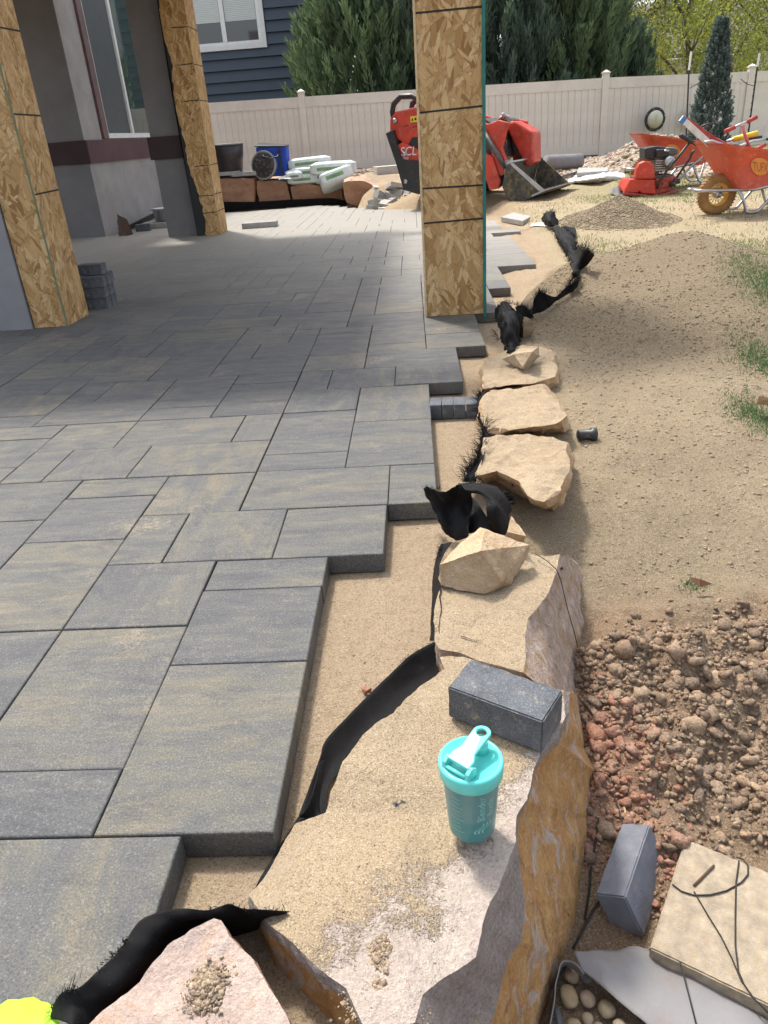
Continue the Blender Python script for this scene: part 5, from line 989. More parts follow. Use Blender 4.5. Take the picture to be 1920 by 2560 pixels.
for k, (x, y, wx, wy, col, lab) in enumerate(PB):
    c = q7(x, y, -.385); s = .5*wx*.45208/F*(c-Vector((0, 0, H))).length*1.15; bm = bmesh.new(); bmesh.ops.create_icosphere(bm, subdivisions=3, radius=1)
    for v in bm.verts: v.co = Vector((v.co.x*s, v.co.y*s*wy/wx*1.1, v.co.z*s*.7))*(1+.13*mnoise.noise(v.co*1.3+Vector((k*3, 0, 0)))); v.co += Vector((c.x, c.y, -.393))
    for f in bm.faces: f.smooth = True
    bm_obj('river_pebble', bm, [simple('pebble_stone', [q*.72 for q in col], .6, grime=.3, gs=40, bump=.2)], lab, 'pebble', 'river pebbles in the pocket')
for pts, nm, lab in [([(710, 1440), (760, 1478), (830, 1500), (920, 1498), (1010, 1475), (1090, 1430), (1128, 1385), (1128, 1335), (1100, 1300), (1065, 1290)], 'wire', 'thin dark wire looped across the pale concrete slab'),
                     ([(830, 1480), (900, 1600), (980, 1730), (1040, 1850), (1090, 1970), (1160, 2070), (1240, 2150)], 'wire', 'long dark wire running down the pale slab to the right corner'), ([(1078, 1310), (1062, 1430), (1058, 1600), (1058, 1780), (1075, 1920), (1105, 1990)], 'wire', 'dark wire hanging straight down from the wire loop on the pale slab'),
                     ([(672, 1570), (705, 1700), (755, 1880), (800, 2050), (842, 2215)], 'wire', 'thin dark wire crossing the grey geotextile sheet'), ([(828, 1447), (880, 1395), (940, 1335)], 'twig', 'short brown twig on the pale concrete slab'),
                     ([(360, 780), (385, 880), (410, 1000), (440, 1110), (465, 1220), (492, 1335)], 'root', 'dark root running down the dirt to the tipped brick'), ([(440, 1300), (380, 1390), (330, 1500), (270, 1590), (215, 1690), (160, 1800)], 'root', 'dark root in the dirt between the amber rock face and the pale slab'),
                     ([(300, 1080), (285, 1200), (262, 1330), (250, 1480), (225, 1640)], 'root', 'dark root hugging the foot of the amber rock face'), ([(530, 950), (550, 1020), (580, 1110)], 'twig', 'dark twig in the dirt just above the tipped brick'), ([(445, 940), (455, 1010), (468, 1080)], 'twig', 'straw-coloured splinter of wood in the dirt beside the root')]:
    zc = -.330 if nm == 'wire' else None; pp = []
    for k, (x, y) in enumerate(pts):
        if 'slab' in lab and nm != 'root': p = q7(x, y, -.3325)
        elif nm == 'wire': p = q7(x, y, -.338)
        else: p = q7(x, y, -.36); p = q7(x, y, float(gz(p.x, p.y))+.006); p.z = float(gz(p.x, p.y))+.006
        pp.append(p)
    m = MB(); m.tube(pp, .0016 if nm == 'wire' else .0026, 6); solo(nm, m, simple('straw', (.5, .36, .2), .8) if 'straw' in lab else (M_ink if nm != 'twig' else simple('twig_brown', (.09, .055, .035), .9)), lab, nm, smooth=True)
# wire draped over the striped boulder, small debris
m = MB(); m.tube([q4(930, 452, .045), q4(1000, 495, .045), (q4(1060, 550, .04)), q4(1085, 610, .0), q4(1130, 800, -.06), q4(1165, 920, -.1), q4(1192, 1030, -.14)], .0012, 6); solo('wire', m, M_ink, 'hair-thin black wire draped over the striped side of the boulder', 'wire', smooth=True)
a = P(*Q3(905, 1040), .04); m = MB(); R_ = Matrix.Rotation(RAD(78), 3, 'Z') @ Matrix.Rotation(RAD(80), 3, 'X'); a = P(*Q3(890, 1045), -.02)
R_ = Matrix.Rotation(RAD(-78), 3, 'Z').to_3x3() @ Matrix.Rotation(RAD(84), 3, 'X').to_3x3()
m.lathe([(.018, -.05), (.021, -.045), (.021, .0), (.028, .004), (.028, .022), (.024, .024), (.022, .02)], 24, (a.x, a.y, float(gz(a.x, a.y))+.018), Matrix.Rotation(RAD(8), 3, 'Z')@Matrix.Rotation(RAD(95), 3, 'Y')); solo('pipe_fitting', m, M_black, 'small black plastic pipe fitting lying on the gravel right of the boulders', 'pipe fitting', smooth=True)
hull_rock('stone', [P(x, y, z) for x, y, z in [(1882, 1000, .02), (1898, 990, .06), (1925, 995, .06), (1925, 1012, .02), (1890, 1010, .02)]], MS, 'pale stone in the grass at the right edge of the photo', 'stone', .03, .004, 12, 61)
hull_rock('wood_chip', [P(x, y, z) for x, y, z in [(1723, 1442, -.135), (1760, 1450, -.13), (1783, 1460, -.135), (1750, 1468, -.14), (1750, 1448, -.12), (1728, 1452, -.14)]], [simple('brown_bark_chip', (.16, .08, .04), .9)]*2, 'curled brown bark chip on the gravel above the dug dirt', 'wood chip', .02, .002, 12, 62)
hull_rock('stone', [qd(x, y, z) for x, y, z in [(780, 1488, -.06), (790, 1480, -.045), (803, 1485, -.045), (802, 1497, -.06), (786, 1499, -.062), (792, 1492, -.04)]], [simple('red_stone_chip', (.32, .15, .09), .9), ]*2, 'little reddish stone chip on the bedding sand beside the crack', 'stone', .01, .001, 20, 63)
# lime green cloth at the corner
bm = bmesh.new(); bmesh.ops.create_uvsphere(bm, u_segments=48, v_segments=20, radius=1); c = P(10, 2600, .03)
for v in bm.verts:
    a = math.atan2(v.co.y, v.co.x); f = 1+.035*math.cos(13*a)+.03*mnoise.noise(v.co*3); v.co = Vector((c.x-.0+v.co.x*.068*f, c.y+v.co.y*.062*f, .004+(v.co.z+1)*.014+.004*mnoise.noise(v.co*4)))
for f in bm.faces: f.smooth = True
bm_obj('lime_cloth', bm, [simple('lime_green_cloth', (.34, .72, .03), .75, grime=.05)], 'bright lime green cloth with a scalloped edge in the bottom left corner', 'cloth')
# ================================================================== LOOSE PAVERS, RUBBLE, THINGS AT THE BACK OF THE PATIO
def slabthing(x, y, z, rz, l, w_, h, lab, mat, name='paver', cat='paver', rot=None, group=None):
    m = MB(); m.box((0, 0, h/2), (l, w_, h)); o = link(name, m.mesh(name, mat)); o.location = (x, y, z); o.rotation_euler = rot or (0, 0, rz); addbevel(o, .003); return tag(o, lab, cat, group)
GL = 'loose pavers lying about'
p = P(*K2(375, 960), .0); slabthing(p.x+.02, p.y+.1, .0, RAD(2), .50, .2, .075, 'single paver lying on the finished far end of the patio', M_slab, group=GL)
a, b, c_, d_ = [P(*q) for q in ((1252, 541), (1296, 549), (1356, 534), (1316, 522))]
# tilted loose paver right of the nearest column, and its neighbour at the black fabric
def quadthing(pts, h, lab, mat, name='paver', cat='paver', group=GL):
    m = MB(); m.prism([Vector(q) for q in pts], (0, 0, -h)); return solo(name, m, mat, lab, cat, bevel=.004, group=group)
quadthing([P(*K3(1008, 1122), -.0), P(*K3(1165, 1150), -.0), P(*K3(1308, 1070), .05), P(*K3(1190, 1052), .05)], .06, 'large loose paver tilted on the sand right of the nearest column', M_slab)
quadthing([P(*K3(1395, 1180), .02), P(*K3(1530, 1185), .02), P(*K3(1545, 1112), .04), P(*K3(1430, 1118), .04)], .05, 'pale square paver among black fabric scraps at the edge of the sand', M_pale)
GRB = 'broken paver rubble at the end of the far wall'
rb = [(1300, 710, .40, .30, .05, -18, 14, 25, 'big slab on top of the rubble heap, nearest the column'), (1330, 815, .52, .34, .05, 4, -3, 12, 'wide flat slab at the foot of the rubble heap'), (1310, 755, .12, .12, .2, 20, 30, 40, 'upright brick leaning in the middle of the rubble heap'), (1270, 745, .14, .14, .14, 10, 35, 70, 'cube-like block with a lit top in the rubble heap'),
      (1235, 765, .2, .1, .1, -20, 20, -30, 'grey brick tipped left in the rubble heap'), (1215, 735, .2, .1, .07, 15, -15, 10, 'brick at the upper left of the rubble heap'), (1160, 705, .16, .1, .07, 10, 10, 20, 'small brick perched on the tan rock edge left of the rubble'), (1185, 760, .3, .08, .1, 5, 25, 50, 'long brick standing against the red boulder end'),
      (1150, 800, .24, .1, .09, -12, 10, 60, 'dark brick leaning at the lower left of the rubble heap'), (1195, 800, .2, .12, .07, 20, 10, -10, 'brick lying low in the rubble heap, second from the left'), (1240, 800, .18, .1, .08, -8, -25, 25, 'broken half paver at the front of the rubble heap'), (1285, 790, .22, .12, .07, 5, 12, -35, 'brick half hidden under the wide flat slab'),
      (1365, 770, .2, .14, .1, 0, 14, 5, 'dark block at the right of the rubble heap beside the column'), (1400, 790, .2, .14, .08, 10, 4, 30, 'last block of the rubble heap, touching the column edge in the photo'), (1120, 825, .12, .1, .06, 0, 6, 40, 'smallest chunk at the left foot of the rubble heap'), (1205, 840, .16, .12, .06, 0, 4, 20, 'small pale chunk on the sand before the rubble heap')]
for k, (x, y, l, w_, h, rx, ry, rz, lab) in enumerate(rb):
    q = PY(*K2(x, y), 13.15+(820-y)*.006); l, w_, h = l*1.45, w_*1.45, h*1.3; slabthing(q.x, q.y, q.z-h*.6, 0, l, w_, h, lab, M_slab if k % 3 else M_pale, 'broken_paver', 'rubble', rot=(RAD(rx), RAD(ry), RAD(rz)), group=GRB)
def base(x, y, Y): q = PY(*K2(x, y), Y); return q
# planter tub
q = base(195, 592, 15.05); t = thing('planter_tub', 'dark brown tapered planter tub standing on two slabs on the far wall', 'planter', (q.x, q.y, q.z)); s = (PY(*K2(305, 420), 15.05)-PY(*K2(85, 420), 15.05)).length/2
hh = (PY(*K2(195, 412), 15.05)-q).length
m = MB(); m.lathe([(s*.74, 0), (s*.76, .01), (s*.86, hh*.45), (s*.885, hh*.47), (s*.885, hh*.5), (s*.90, hh*.52), (s*.98, hh*.94)], 40); m.lathe([(s*.93, hh*.94), (s*.85, hh*.5), (s*.7, .05), (.0, .05)], 40); part('tub', m, M_plant, t, True)
m = MB(); m.lathe([(s*.93, hh*.94), (s*.99, hh*.94), (s*1.01, hh*.96), (s*1.01, hh*.99), (s*.97, hh), (s*.94, hh*.985), (s*.93, hh*.94)], 40); part('rim', m, M_planti, t, True)
for (x, y, l, lab) in ((172, 606, .52, 'flat slab under the left side of the brown planter tub'), (298, 608, .46, 'flat slab under the right side of the brown planter tub')):
    q = base(x, y, 14.95); slabthing(q.x, 15.0, q.z-.03, RAD(3 if x < 200 else -4), l, .42, .065, lab, M_slab, group=GL)
# blue cooler and black round bag
q = base(492, 622, 15.1); t = thing('cooler', 'blue soft-sided cooler with a raised black lid flap on the far wall', 'cooler', (q.x, q.y, q.z)); k = .0031*1.0; W_ = .56; hC = .50
m = MB(); m.prism([(-W_*.46, -.17, 0), (W_*.46, -.17, 0), (W_*.5, -.19, hC), (-W_*.5, -.19, hC)], (0, .36, 0)); part('body', m, M_bluec, t, bevel=.03)
m = MB(); m.prism([(-W_*.52, -.2, hC+.005), (W_*.5, -.2, hC-.03), (W_*.5, .2, hC-.02), (-W_*.52, .2, hC+.06)], (0, 0, .025)); part('lid', m, M_black, t, bevel=.008)
m = MB(); m.span((-.16, -.215, .03), (-.12, -.19, .46)); m2 = MB(); m2.span((.13, -.215, .03), (.17, -.19, .46)); part('strap', m, M_black, t); part('strap', m2, M_black, t)
m = MB(); m.tube([(-.14, -.2, .40), (-.14, -.3, .35), (-.02, -.33, .3), (.12, -.3, .33), (.15, -.2, .40)], .012, 8); part('handle', m, M_black, t, True)
m = MB(); m.span((-.1, -.225, .12), (.1, -.195, .3)); part('pocket', m, M_bluec, t, bevel=.01)
q = base(425, 640, 14.85); t = thing('round_bag', 'round black case with a grey rim propped against the blue cooler', 'case', (q.x, q.y, q.z)); Rr = Matrix.Rotation(RAD(-8), 3, 'Z') @ Matrix.Rotation(RAD(80), 3, 'X')
m = MB(); m.lathe([(.0, .07), (.19, .06), (.215, .04)], 36, (0, .02, .225), Rr, 1.05); part('face', m, M_rubber, t, True)
m = MB(); m.lathe([(.215, -.09), (.232, -.04), (.236, .02), (.228, .045), (.214, .045)], 36, (0, .02, .225), Rr, 1.05); m.lathe([(.0, -.09), (.215, -.09)], 36, (0, .02, .225), Rr, 1.05); part('rim', m, simple('grey_rim', (.26, .26, .25), .5), t, True)
# cement bags
def bag(x, y, Y, l, w_, h, rz, rx, ry, lab):
    q = base(x, y, Y); t = thing('cement_bag', lab, 'cement bag', (q.x, q.y, q.z), 0, 'stacked cement bags on the far wall', rot=(RAD(rx), RAD(ry), RAD(rz)))
    bm = bmesh.new(); bmesh.ops.create_cube(bm, size=1); bmesh.ops.subdivide_edges(bm, edges=bm.edges[:], cuts=7, use_grid_fill=True)
    for v in bm.verts:
        c = v.co; pz = (1-abs(2*c.x)**9)*(1-abs(2*c.y)**7); c.z = c.z*(.62+.38*pz)+.02*mnoise.noise(c*5+Vector((x, y, 0))); c.x *= 1-.05*abs(2*c.y)**3
        c.x *= l; c.y *= w_; c.z = (c.z+.5)*h
    for f in bm.faces: f.smooth = True
    me = bpy.data.meshes.new('sack'); bm.to_mesh(me); bm.free(); me.materials.append(M_bag); link('sack', me, t)
    m = MB(); m.prism([(-l*.33, -w_*.5-.004, h*.36), (l*.2, -w_*.5-.004, h*.36), (l*.2, -w_*.5-.004, h*.62), (-l*.33, -w_*.5-.004, h*.62)], (0, .012, 0)); part('printed_band', m, M_green if w_ > .3 else M_gbag, t)
    for j in range(3): m = MB(); m.span((-l*.3, -w_*.5-.007, h*(.40+.07*j)), (l*(.05+.04*j), -w_*.5-.003, h*(.43+.07*j))); part('print_line', m, M_gbag, t)
    return t
bag(680, 672, 14.95, .62, .36, .17, 4, 0, 0, 'lowest cement bag of the left pile on the far wall'); bag(690, 628, 15.0, .58, .36, .17, -6, 0, 0, 'middle cement bag of the left pile on the far wall'); bag(715, 572, 15.15, .80, .4, .19, 5, 0, -2, 'top cement bag of the left pile, the widest one')
bag(790, 672, 14.95, .26, .3, .30, 8, 4, 3, 'upright folded cement bag between the two piles'); bag(868, 612, 14.9, .84, .42, .22, -2, 0, 0, 'top cement bag of the right pile with green print'); bag(905, 690, 14.6, .62, .4, .27, 14, -28, -14, 'cement bag of the right pile sliding down over the boulder')
bag(610, 640, 14.8, .30, .2, .13, 20, 10, 0, 'small crumpled bag end left of the cement piles')
m, _ = sheet([[PY(*K2(505, 628), 14.7), PY(*K2(545, 618), 14.75), PY(*K2(585, 615), 14.8)], [PY(*K2(512, 645), 14.6), PY(*K2(550, 648), 14.6), PY(*K2(590, 640), 14.6)]], 5, .03, 8, 24); solo('plastic_wrap', m, M_bag, 'scrap of clear white wrap beside the blue cooler', 'plastic wrap', smooth=True)
# things against the stucco wall
g = 0
q = P(*K1(1000, 1482), .0); slabthing(q.x+.02, q.y+.22, .001, RAD(4), .52, .42, .075, 'flat paver lying by the stucco wall under the metal pot', M_slab, group=GL); qp = Vector((q.x+.10, q.y+.30, .078))
q = P(*K1(925, 1500), .0); slabthing(q.x, q.y+.06, .001, RAD(8), .22, .11, .10, 'dark brick lying in front of the flat paver by the stucco wall', M_char, 'brick', 'brick', group=GBR)
t = thing('metal_pot', 'dented steel pot standing on the flat paver by the stucco wall', 'pot', qp); m = MB(); m.lathe([(.12, 0), (.14, .01), (.165, .18), (.18, .185), (.18, .195), (.155, .192), (.13, .03), (0, .02)], 32); part('pot_body', m, M_steel, t, True)
for s_ in (-1, 1): m = MB(); m.tube([(s_*.165, -.04, .17), (s_*.215, -.03, .18), (s_*.215, .03, .18), (s_*.165, .04, .17)], .008, 6); part('handle', m, M_steel, t, True)
A1_ = P(*K1(825, 1490), .02); m = MB(); m.prism([(A1_.x, A1_.y, .01), (A1_.x, A1_.y, .08), (A1_.x+.18, A1_.y+1.3, .20), (A1_.x+.18, A1_.y+1.3, .12)], (.035, -.01, 0)); t = thing('wood_form_board', 'dark board leaning along the stucco wall behind the pot', 'board', (A1_.x, A1_.y, .01)); part('plank', m, M_black, t, world=True)
q = P(*K1(800, 1528), .0); hull_rock('stone', [q+Vector(v) for v in [(-.08, .02, 0), (.05, -.03, 0), (.12, .08, 0), (-.06, .06, .16), (-.04, .04, .30), (.03, .02, .18), (.08, .04, .10), (.09, .05, .22)]], [simple('rusty_brown', (.10, .06, .045), .9, bump=.6)]*2, 'rough brown clod standing at the foot of the stucco wall', 'stone', .03, .02, 11, 71)
# dark bricks stacked beside the left column
k = 0
for (dx, dy, lv, rz) in [(0, 0, 0, 0), (0, .105, 0, 0), (0, .0, 1, 0), (.0, .105, 1, 0), (0, .0, 2, 3), (-.0, .105, 2, 0), (-.02, .1, 3, -4), (-.03, .2, 0, 0), (-.03, .2, 1, 0), (-.02, .21, 2, 4)]:
    labs = ['bottom brick of the dark stack behind the left column, corner nearest the camera', 'bottom brick of the dark stack, in its middle row', 'second-course brick of the dark stack nearest the camera', 'second-course brick in the middle row of the dark stack', 'third-course brick of the dark stack nearest the camera', 'third-course brick in the middle row of the dark stack', 'topmost brick of the dark stack behind the left column', 'bottom brick at the back of the dark stack', 'second-course brick at the back of the dark stack', 'third-course brick at the back of the dark stack']
    slabthing(-2.56+dx, 5.98+dy, .001+lv*.082, RAD(rz+3), .20, .1, .08, labs[k], M_char, 'brick', 'brick', group='dark bricks stacked behind the left column'); k += 1
# ================================================================== COMPACT TRACK LOADER
lf = -.487; t = thing('track_loader', 'red and black stand-on track loader with a muddy bucket, parked behind the nearest column', 'loader', (.828, 12.5, .17), lf)
def pxl(px, py, Y): # pixel of crop K3 -> local coordinates of the loader on plane world-Y
    w_ = PY(*K3(px, py), Y); v = w_-Vector(t.location); return Matrix.Rotation(-lf, 3, 'Z')@v
# local frame: +x forward (towards the bucket), +y left of machine (away from camera)
def side(name, poly, y, th, mat, bevel=.012, lab=None, par=t): m = MB(); m.prism([(x, y, z) for x, z in poly], (0, th, 0)); return part(name, m, mat, par, bevel=bevel, label=lab)
YN = -.42   # near side
Sx = lambda x, z: (x, z)
body = [(-1.10, .86), (-1.08, 1.12), (-.98, 1.20), (-.60, 1.24), (-.2, 1.14), (.28, .98), (.30, .62), (-.1, .55), (-.65, .60), (-.86, .72), (-.92, .80)]
side('hood', body, YN+.05, .74, M_red, .03)
side('lower_guard', [(-.97, .50), (-1.02, .72), (-.86, .78), (-.3, .56), (.1, .48), (.1, .40), (-.86, .36)], YN, .84, M_red, .012)
side('rear_skirt', [(-1.12, .92), (-1.0, .96), (-.86, .56), (-.5, .46), (-.46, .18), (-.6, .05), (-.86, .12), (-.97, .5)], YN-.03, .90, M_black, .012, 'black rear corner panel')
side('black_side_panel', [(-.9, .36), (-.9, .55), (-.3, .50), (-.3, .16), (-.5, .05), (-.86, .12)], YN-.04, .05, M_black, .01)
side('fuel_panel', [(-.78, .74), (-.70, .84), (-.46, .84), (-.40, .72), (-.62, .66)], YN+.035, .02, M_black, .004)
for y in (YN+.1, .28): m = MB(); m.tube([(-1.02, y, 1.02), (-1.05, y, 1.2), (-1.02, y, 1.30), (-.90, y, 1.39), (-.7, y, 1.38), (-.5, y, 1.28), (-.30, y, 1.12)], .042, 10); part('guard_hoop', m, M_black, t, True)
m = MB(); m.tube([(-.42, -.1, 1.2), (-.40, -.1, 1.42), (-.36, -.1, 1.52)], .018, 8); m.lathe([(0, -.05), (.045, -.03), (.05, .01), (.03, .045), (0, .05)], 16, (-.36, -.1, 1.56)); part('control_lever', m, M_black, t, True)
m = MB(); m.box((-.4, 0, 1.24), (.3, .5, .12)); part('control_panel', m, M_black, t, bevel=.02)
m = MB(); m.lathe([(0, .0), (.035, 0), (.035, .03), (0, .034)], 16, (-.98, YN+.05, 1.08), Matrix.Rotation(RAD(90), 3, 'X')); part('pivot_pin', m, M_steel, t, True)
for z_, s_ in ((.62, .03), (.24, .03)):
    m = MB(); m.lathe([(0, .0), (s_, 0), (s_, .02), (0, .022)], 14, (-.80, YN-.04, z_), Matrix.Rotation(RAD(90), 3, 'X')); part('tie_down_eye', m, M_steel, t, True)
for q_ in range(4): m = MB(); m.prism([(-.86+.16*q_, YN+.046, .98-.02*q_), (-.76+.16*q_, YN+.046, 1.0-.02*q_), (-.76+.16*q_, YN+.046, 1.015-.02*q_), (-.86+.16*q_, YN+.046, .995-.02*q_)], (0, .01, 0)); part('vent_rib', m, simple('dark_red_rib', (.25, .02, .015), .5), t)
m = MB(); m.prism([(-.72, YN+.043, 1.04), (-.60, YN+.043, 1.04), (-.60, YN+.043, 1.12), (-.72, YN+.043, 1.12)], (0, .01, 0)); st = part('warning_sticker', m, M_ysign, t)
m = MB(); m.prism([(-.705, YN+.040, 1.06), (-.67, YN+.040, 1.06), (-.685, YN+.040, 1.10)], (0, .003, 0)); m.prism([(-.65, YN+.040, 1.06), (-.615, YN+.040, 1.07), (-.62, YN+.040, 1.10), (-.65, YN+.040, 1.09)], (0, .003, 0)); part('sticker_mark', m, M_ink, st)
def flat_text(s, size, x, z, y, mat, par, slant=0.0, bold=0): m = mbtext(s, size); m.v = [(x+a+slant*b, y, z+b) for a, b, c in m.v]; return part('lettering', m, mat, par)
flat_text('SCL', .17, -.90, .60, YN-.004, M_lett, t, .18); flat_text('1000', .06, -.88, .54, YN-.004, M_lett, t, .18)
# tracks
for y, lb in ((YN-.02, 'near'), (.34, 'far')):
    prof = []; n = 40
    for k in range(n):
        a = 2*math.pi*k/n; prof.append((-.12+.52*(abs(math.cos(a))**.7)*math.copysign(1, math.cos(a)), .225+.215*(abs(math.sin(a))**.75)*math.copysign(1, math.sin(a))))
    tr = side('rubber_track', prof, y, .2, M_rubber, .0); 
    for k in range(n):
        x, z = prof[k]; x2, z2 = prof[(k+1) % n]; a = math.atan2(z2-z, x2-x); m = MB(); m.box((x, y+.1, z), (.028, .205, .03), Matrix.Rotation(-a, 3, 'Y')); part('track_lug', m, M_rubber, tr)
side('track_guard', [(-.05, .52), (.40, .60), (.52, .52), (.62, .20), (.60, .10), (.48, .08), (.40, .34), (.2, .42), (-.05, .42)], YN-.05, .07, M_red, .01, 'red guard plate in front of the track')
side('front_tower', [(.20, .55), (.22, .98), (.36, 1.02), (.50, .92), (.56, .5), (.4, .35)], YN+.1, .6, M_dsteel, .01, 'dark inner frame behind the arms')
for y in (YN-.01, .33):
    ar = side('lift_arm', [(.10, .92), (.16, 1.06), (.44, .94), (.58, .98), (.70, .94), (.66, .80), (.62, .62), (.72, .34), (.60, .26), (.50, .50), (.46, .74), (.34, .82)], y, .09, M_red, .012)
    m = MB(); m.tube([(.40, y-.04, .86), (.60, y-.04, .52), (.68, y-.04, .36)], [.032, .032, .018], 10); part('hydraulic_cylinder', m, M_dsteel, t, True)
side('arm_crossplate', [(.50, .92), (.62, .96), (.86, .80), (.88, .40), (.78, .34)], .05, .36, M_red, .03, 'red front plate between the arms')
for k in range(4): m = MB(); m.tube([(.50, -.28+.06*k, .96), (.60, -.28+.06*k, 1.04-.02*k), (.72, -.24+.06*k, .98)], .02, 8); m.lathe([(0, 0), (.03, 0), (.03, .05), (0, .05)], 10, (.60, -.28+.06*k, 1.02-.03*k)); part('hose_coupling', m, M_steel, t, True)
for k in range(3): m = MB(); m.tube([(.42, -.3+.05*k, .70), (.52, -.33+.05*k, .84), (.62, -.34+.05*k, .70), (.60, -.33+.05*k, .45)], .014, 8); part('hydraulic_hose', m, M_rubber, t, True)
m = MB(); m.span((.66, -.44, .26), (.74, -.32, .46)); part('quick_attach_plate', m, M_slab, t, bevel=.01)
for ob in [o for o in COL.objects if o.parent == t or (o.parent and o.parent.parent == t)]:
    for v in ob.data.vertices:
        if v.co.x > 0: v.co.x *= 1.2
# bucket: outline of its near side plate, swept 1.1 m across
B0 = [(.92, .44), (1.40, .05), (1.10, -.06), (.94, -.05), (.84, .14)]
def bk(name, pts3, off, mat, **k): m = MB(); m.prism(pts3, off); return part(name, m, mat, t, **k)
yn, yf_ = -.62, .72
wall_t = .02
bk('bucket_side', [(x, yn, z) for x, z in B0], (0, wall_t, 0), M_bucket, bevel=.004); bk('bucket_side', [(x, yf_, z) for x, z in B0], (0, wall_t, 0), M_bucket, bevel=.004)
sh = MB(); L = [(.92, .44), (.84, .14), (.94, -.05), (1.10, -.06), (1.42, .045)]
for a, b in zip(L[:-1], L[1:]):
    d = Vector((b[0]-a[0], 0, b[1]-a[1])).normalized(); nrm_ = Vector((-d.z, 0, d.x))*-.016
    sh.prism([(a[0], yn+.021, a[1]), (b[0], yn+.021, b[1]), (b[0]+nrm_.x, yn+.021, b[1]+nrm_.z), (a[0]+nrm_.x, yn+.021, a[1]+nrm_.z)], (0, yf_-yn-.022, 0))
part('bucket_shell', sh, M_bucket, t)
bk('bucket_lip', [(.90, yn-.01, .44), (.96, yn-.01, .462), (.965, yn-.01, .44), (.91, yn-.01, .415)], (0, yf_-yn+.04, 0), M_steel, bevel=.003)
bk('cutting_edge', [(1.28, yn-.01, -.01), (1.50, yn-.01, .075), (1.50, yn-.01, .09), (1.28, yn-.01, .02)], (0, yf_-yn+.04, 0), M_steel, bevel=.002)
bk('side_cutter', [(.94, yn-.012, .435), (1.0, yn-.012, .43), (1.46, yn-.012, .08), (1.40, yn-.012, .05)], (0, .01, 0), M_steel, bevel=.002)
for k in range(8): m = MB(); m.lathe([(.014, 0), (.014, .01), (0, .012)], 8, (1.38, yn+.1+k*.16, .062)); part('edge_bolt', m, M_dsteel, t)
# block of grey crate behind loader
q = PY(*K3(200, 790), 15.2); slabthing(q.x, q.y, q.z-.08, RAD(15), .5, .35, .16, 'white perforated block lying behind the loader against the fence', M_pale, 'concrete_block', 'block')
def g4(x, y, dz=0.0):
    q = P(*K4(x, y), .12)
    for _ in range(6): q = P(*K4(x, y), float(gz(q.x, q.y))+dz)
    return q
# ================================================================== NEAR THE FENCE: roll, flagstones, hose
a = PY(*K3(1330, 735), 14.6); b = PY(*K3(1575, 722), 14.9); m = MB(); m.tube([a, a.lerp(b, .3), a.lerp(b, .7), b], .125, 20); solo('geotextile_roll', m, M_gfab, 'roll of grey geotextile lying in front of the fence beside the bucket', 'geotextile roll', smooth=True)
quadthing([g4(190, 1020, .16), g4(430, 1005, .16), g4(428, 978, .16), g4(205, 980, .16)], .12, 'dark-edged flagstone lying on the pale sheet beyond the small gravel heap', M_slab, 'flagstone', 'flagstone', None)
quadthing([g4(120, 1000, .05), g4(200, 1010, .05), g4(300, 975, .05), g4(200, 970, .05)], .04, 'thin pale flagstone beside the bucket corner', M_pale, 'flagstone', 'flagstone', None)
m, _ = sheet([[g4(115, 1080, .03), g4(180, 1000, .03), g4(300, 1010, .04), g4(430, 985, .04), g4(560, 1030, .03)], [g4(120, 1092, .03), g4(230, 1060, .10), g4(350, 1050, .14), g4(430, 1030, .14), g4(565, 1050, .04)], [g4(130, 1100, .01), g4(250, 1100, .02), g4(370, 1090, .03), g4(470, 1075, .02), g4(570, 1062, .01)]], 6, .03, 4, 25); solo('geotextile_sheet', m, M_wfab, 'crumpled white geotextile sheet on the ground before the flagstone', 'geotextile', smooth=True)
for pts, lab in [([(225, 915), (350, 905), (440, 890), (520, 878), (620, 885), (670, 905), (600, 925), (500, 945), (380, 965), (300, 975), (230, 968)], 'black garden hose looping over the river rock in front of the fence'), ([(120, 965), (200, 970), (300, 968), (180, 1020), (60, 1060), (0, 1075)], 'black hose end beside the bucket and the flagstone')]:
    m = MB(); pp = [g4(x, y, .11) for x, y in pts]; m.tube(pp, .022, 8); solo('garden_hose', m, M_black, lab, 'hose', smooth=True)
m, _ = sheet([[g4(450, 1140, .06), g4(500, 1138, .10), g4(550, 1150, .06)], [g4(448, 1180, .02), g4(500, 1190, .03), g4(555, 1192, .02)]], 5, .05, 9, 26); solo('plastic_wrap', m, M_gfab, 'crumpled grey plastic in front of the plate compactor', 'plastic wrap', smooth=True)
# ================================================================== PLATE COMPACTOR
gp = g4(760, 1195); Yc = gp.y+.1; t = thing('plate_compactor', 'red plate compactor with a black engine and handle on the lawn', 'plate compactor', (gp.x, Yc, float(gz(gp.x, Yc))))
ox = Vector(t.location)
def c4(x, y, dy=0.0): return PY(*K4(x, y), Yc+dy)-ox
def cps(name, poly, dy, th, mat, par=None, bevel=.012): m = MB(); m.prism([c4(x, y, dy) for x, y in poly], (0, th, 0)); return part(name, m, mat, par or t, bevel=bevel)
cps('base_plate', [(548, 1165), (600, 1172), (800, 1195), (975, 1150), (978, 1165), (800, 1214), (548, 1190)], -.12, .06, M_redb); cps('base_deck', [(560, 1160), (790, 1190), (940, 1150), (920, 1110), (600, 1110)], -.05, .46, M_redb)
cps('front_cover', [(600, 1070), (795, 1072), (797, 1185), (690, 1180), (672, 1160), (655, 1176), (555, 1168), (560, 1145)], -.10, .44, M_red); cps('rear_cover', [(798, 1066), (945, 1045), (975, 1075), (945, 1120), (800, 1150)], -.06, .36, M_redb)
cps('belt_guard', [(635, 1068), (652, 985), (672, 948), (710, 930), (760, 935), (788, 962), (792, 1068)], -.12, .12, M_red, bevel=.02)
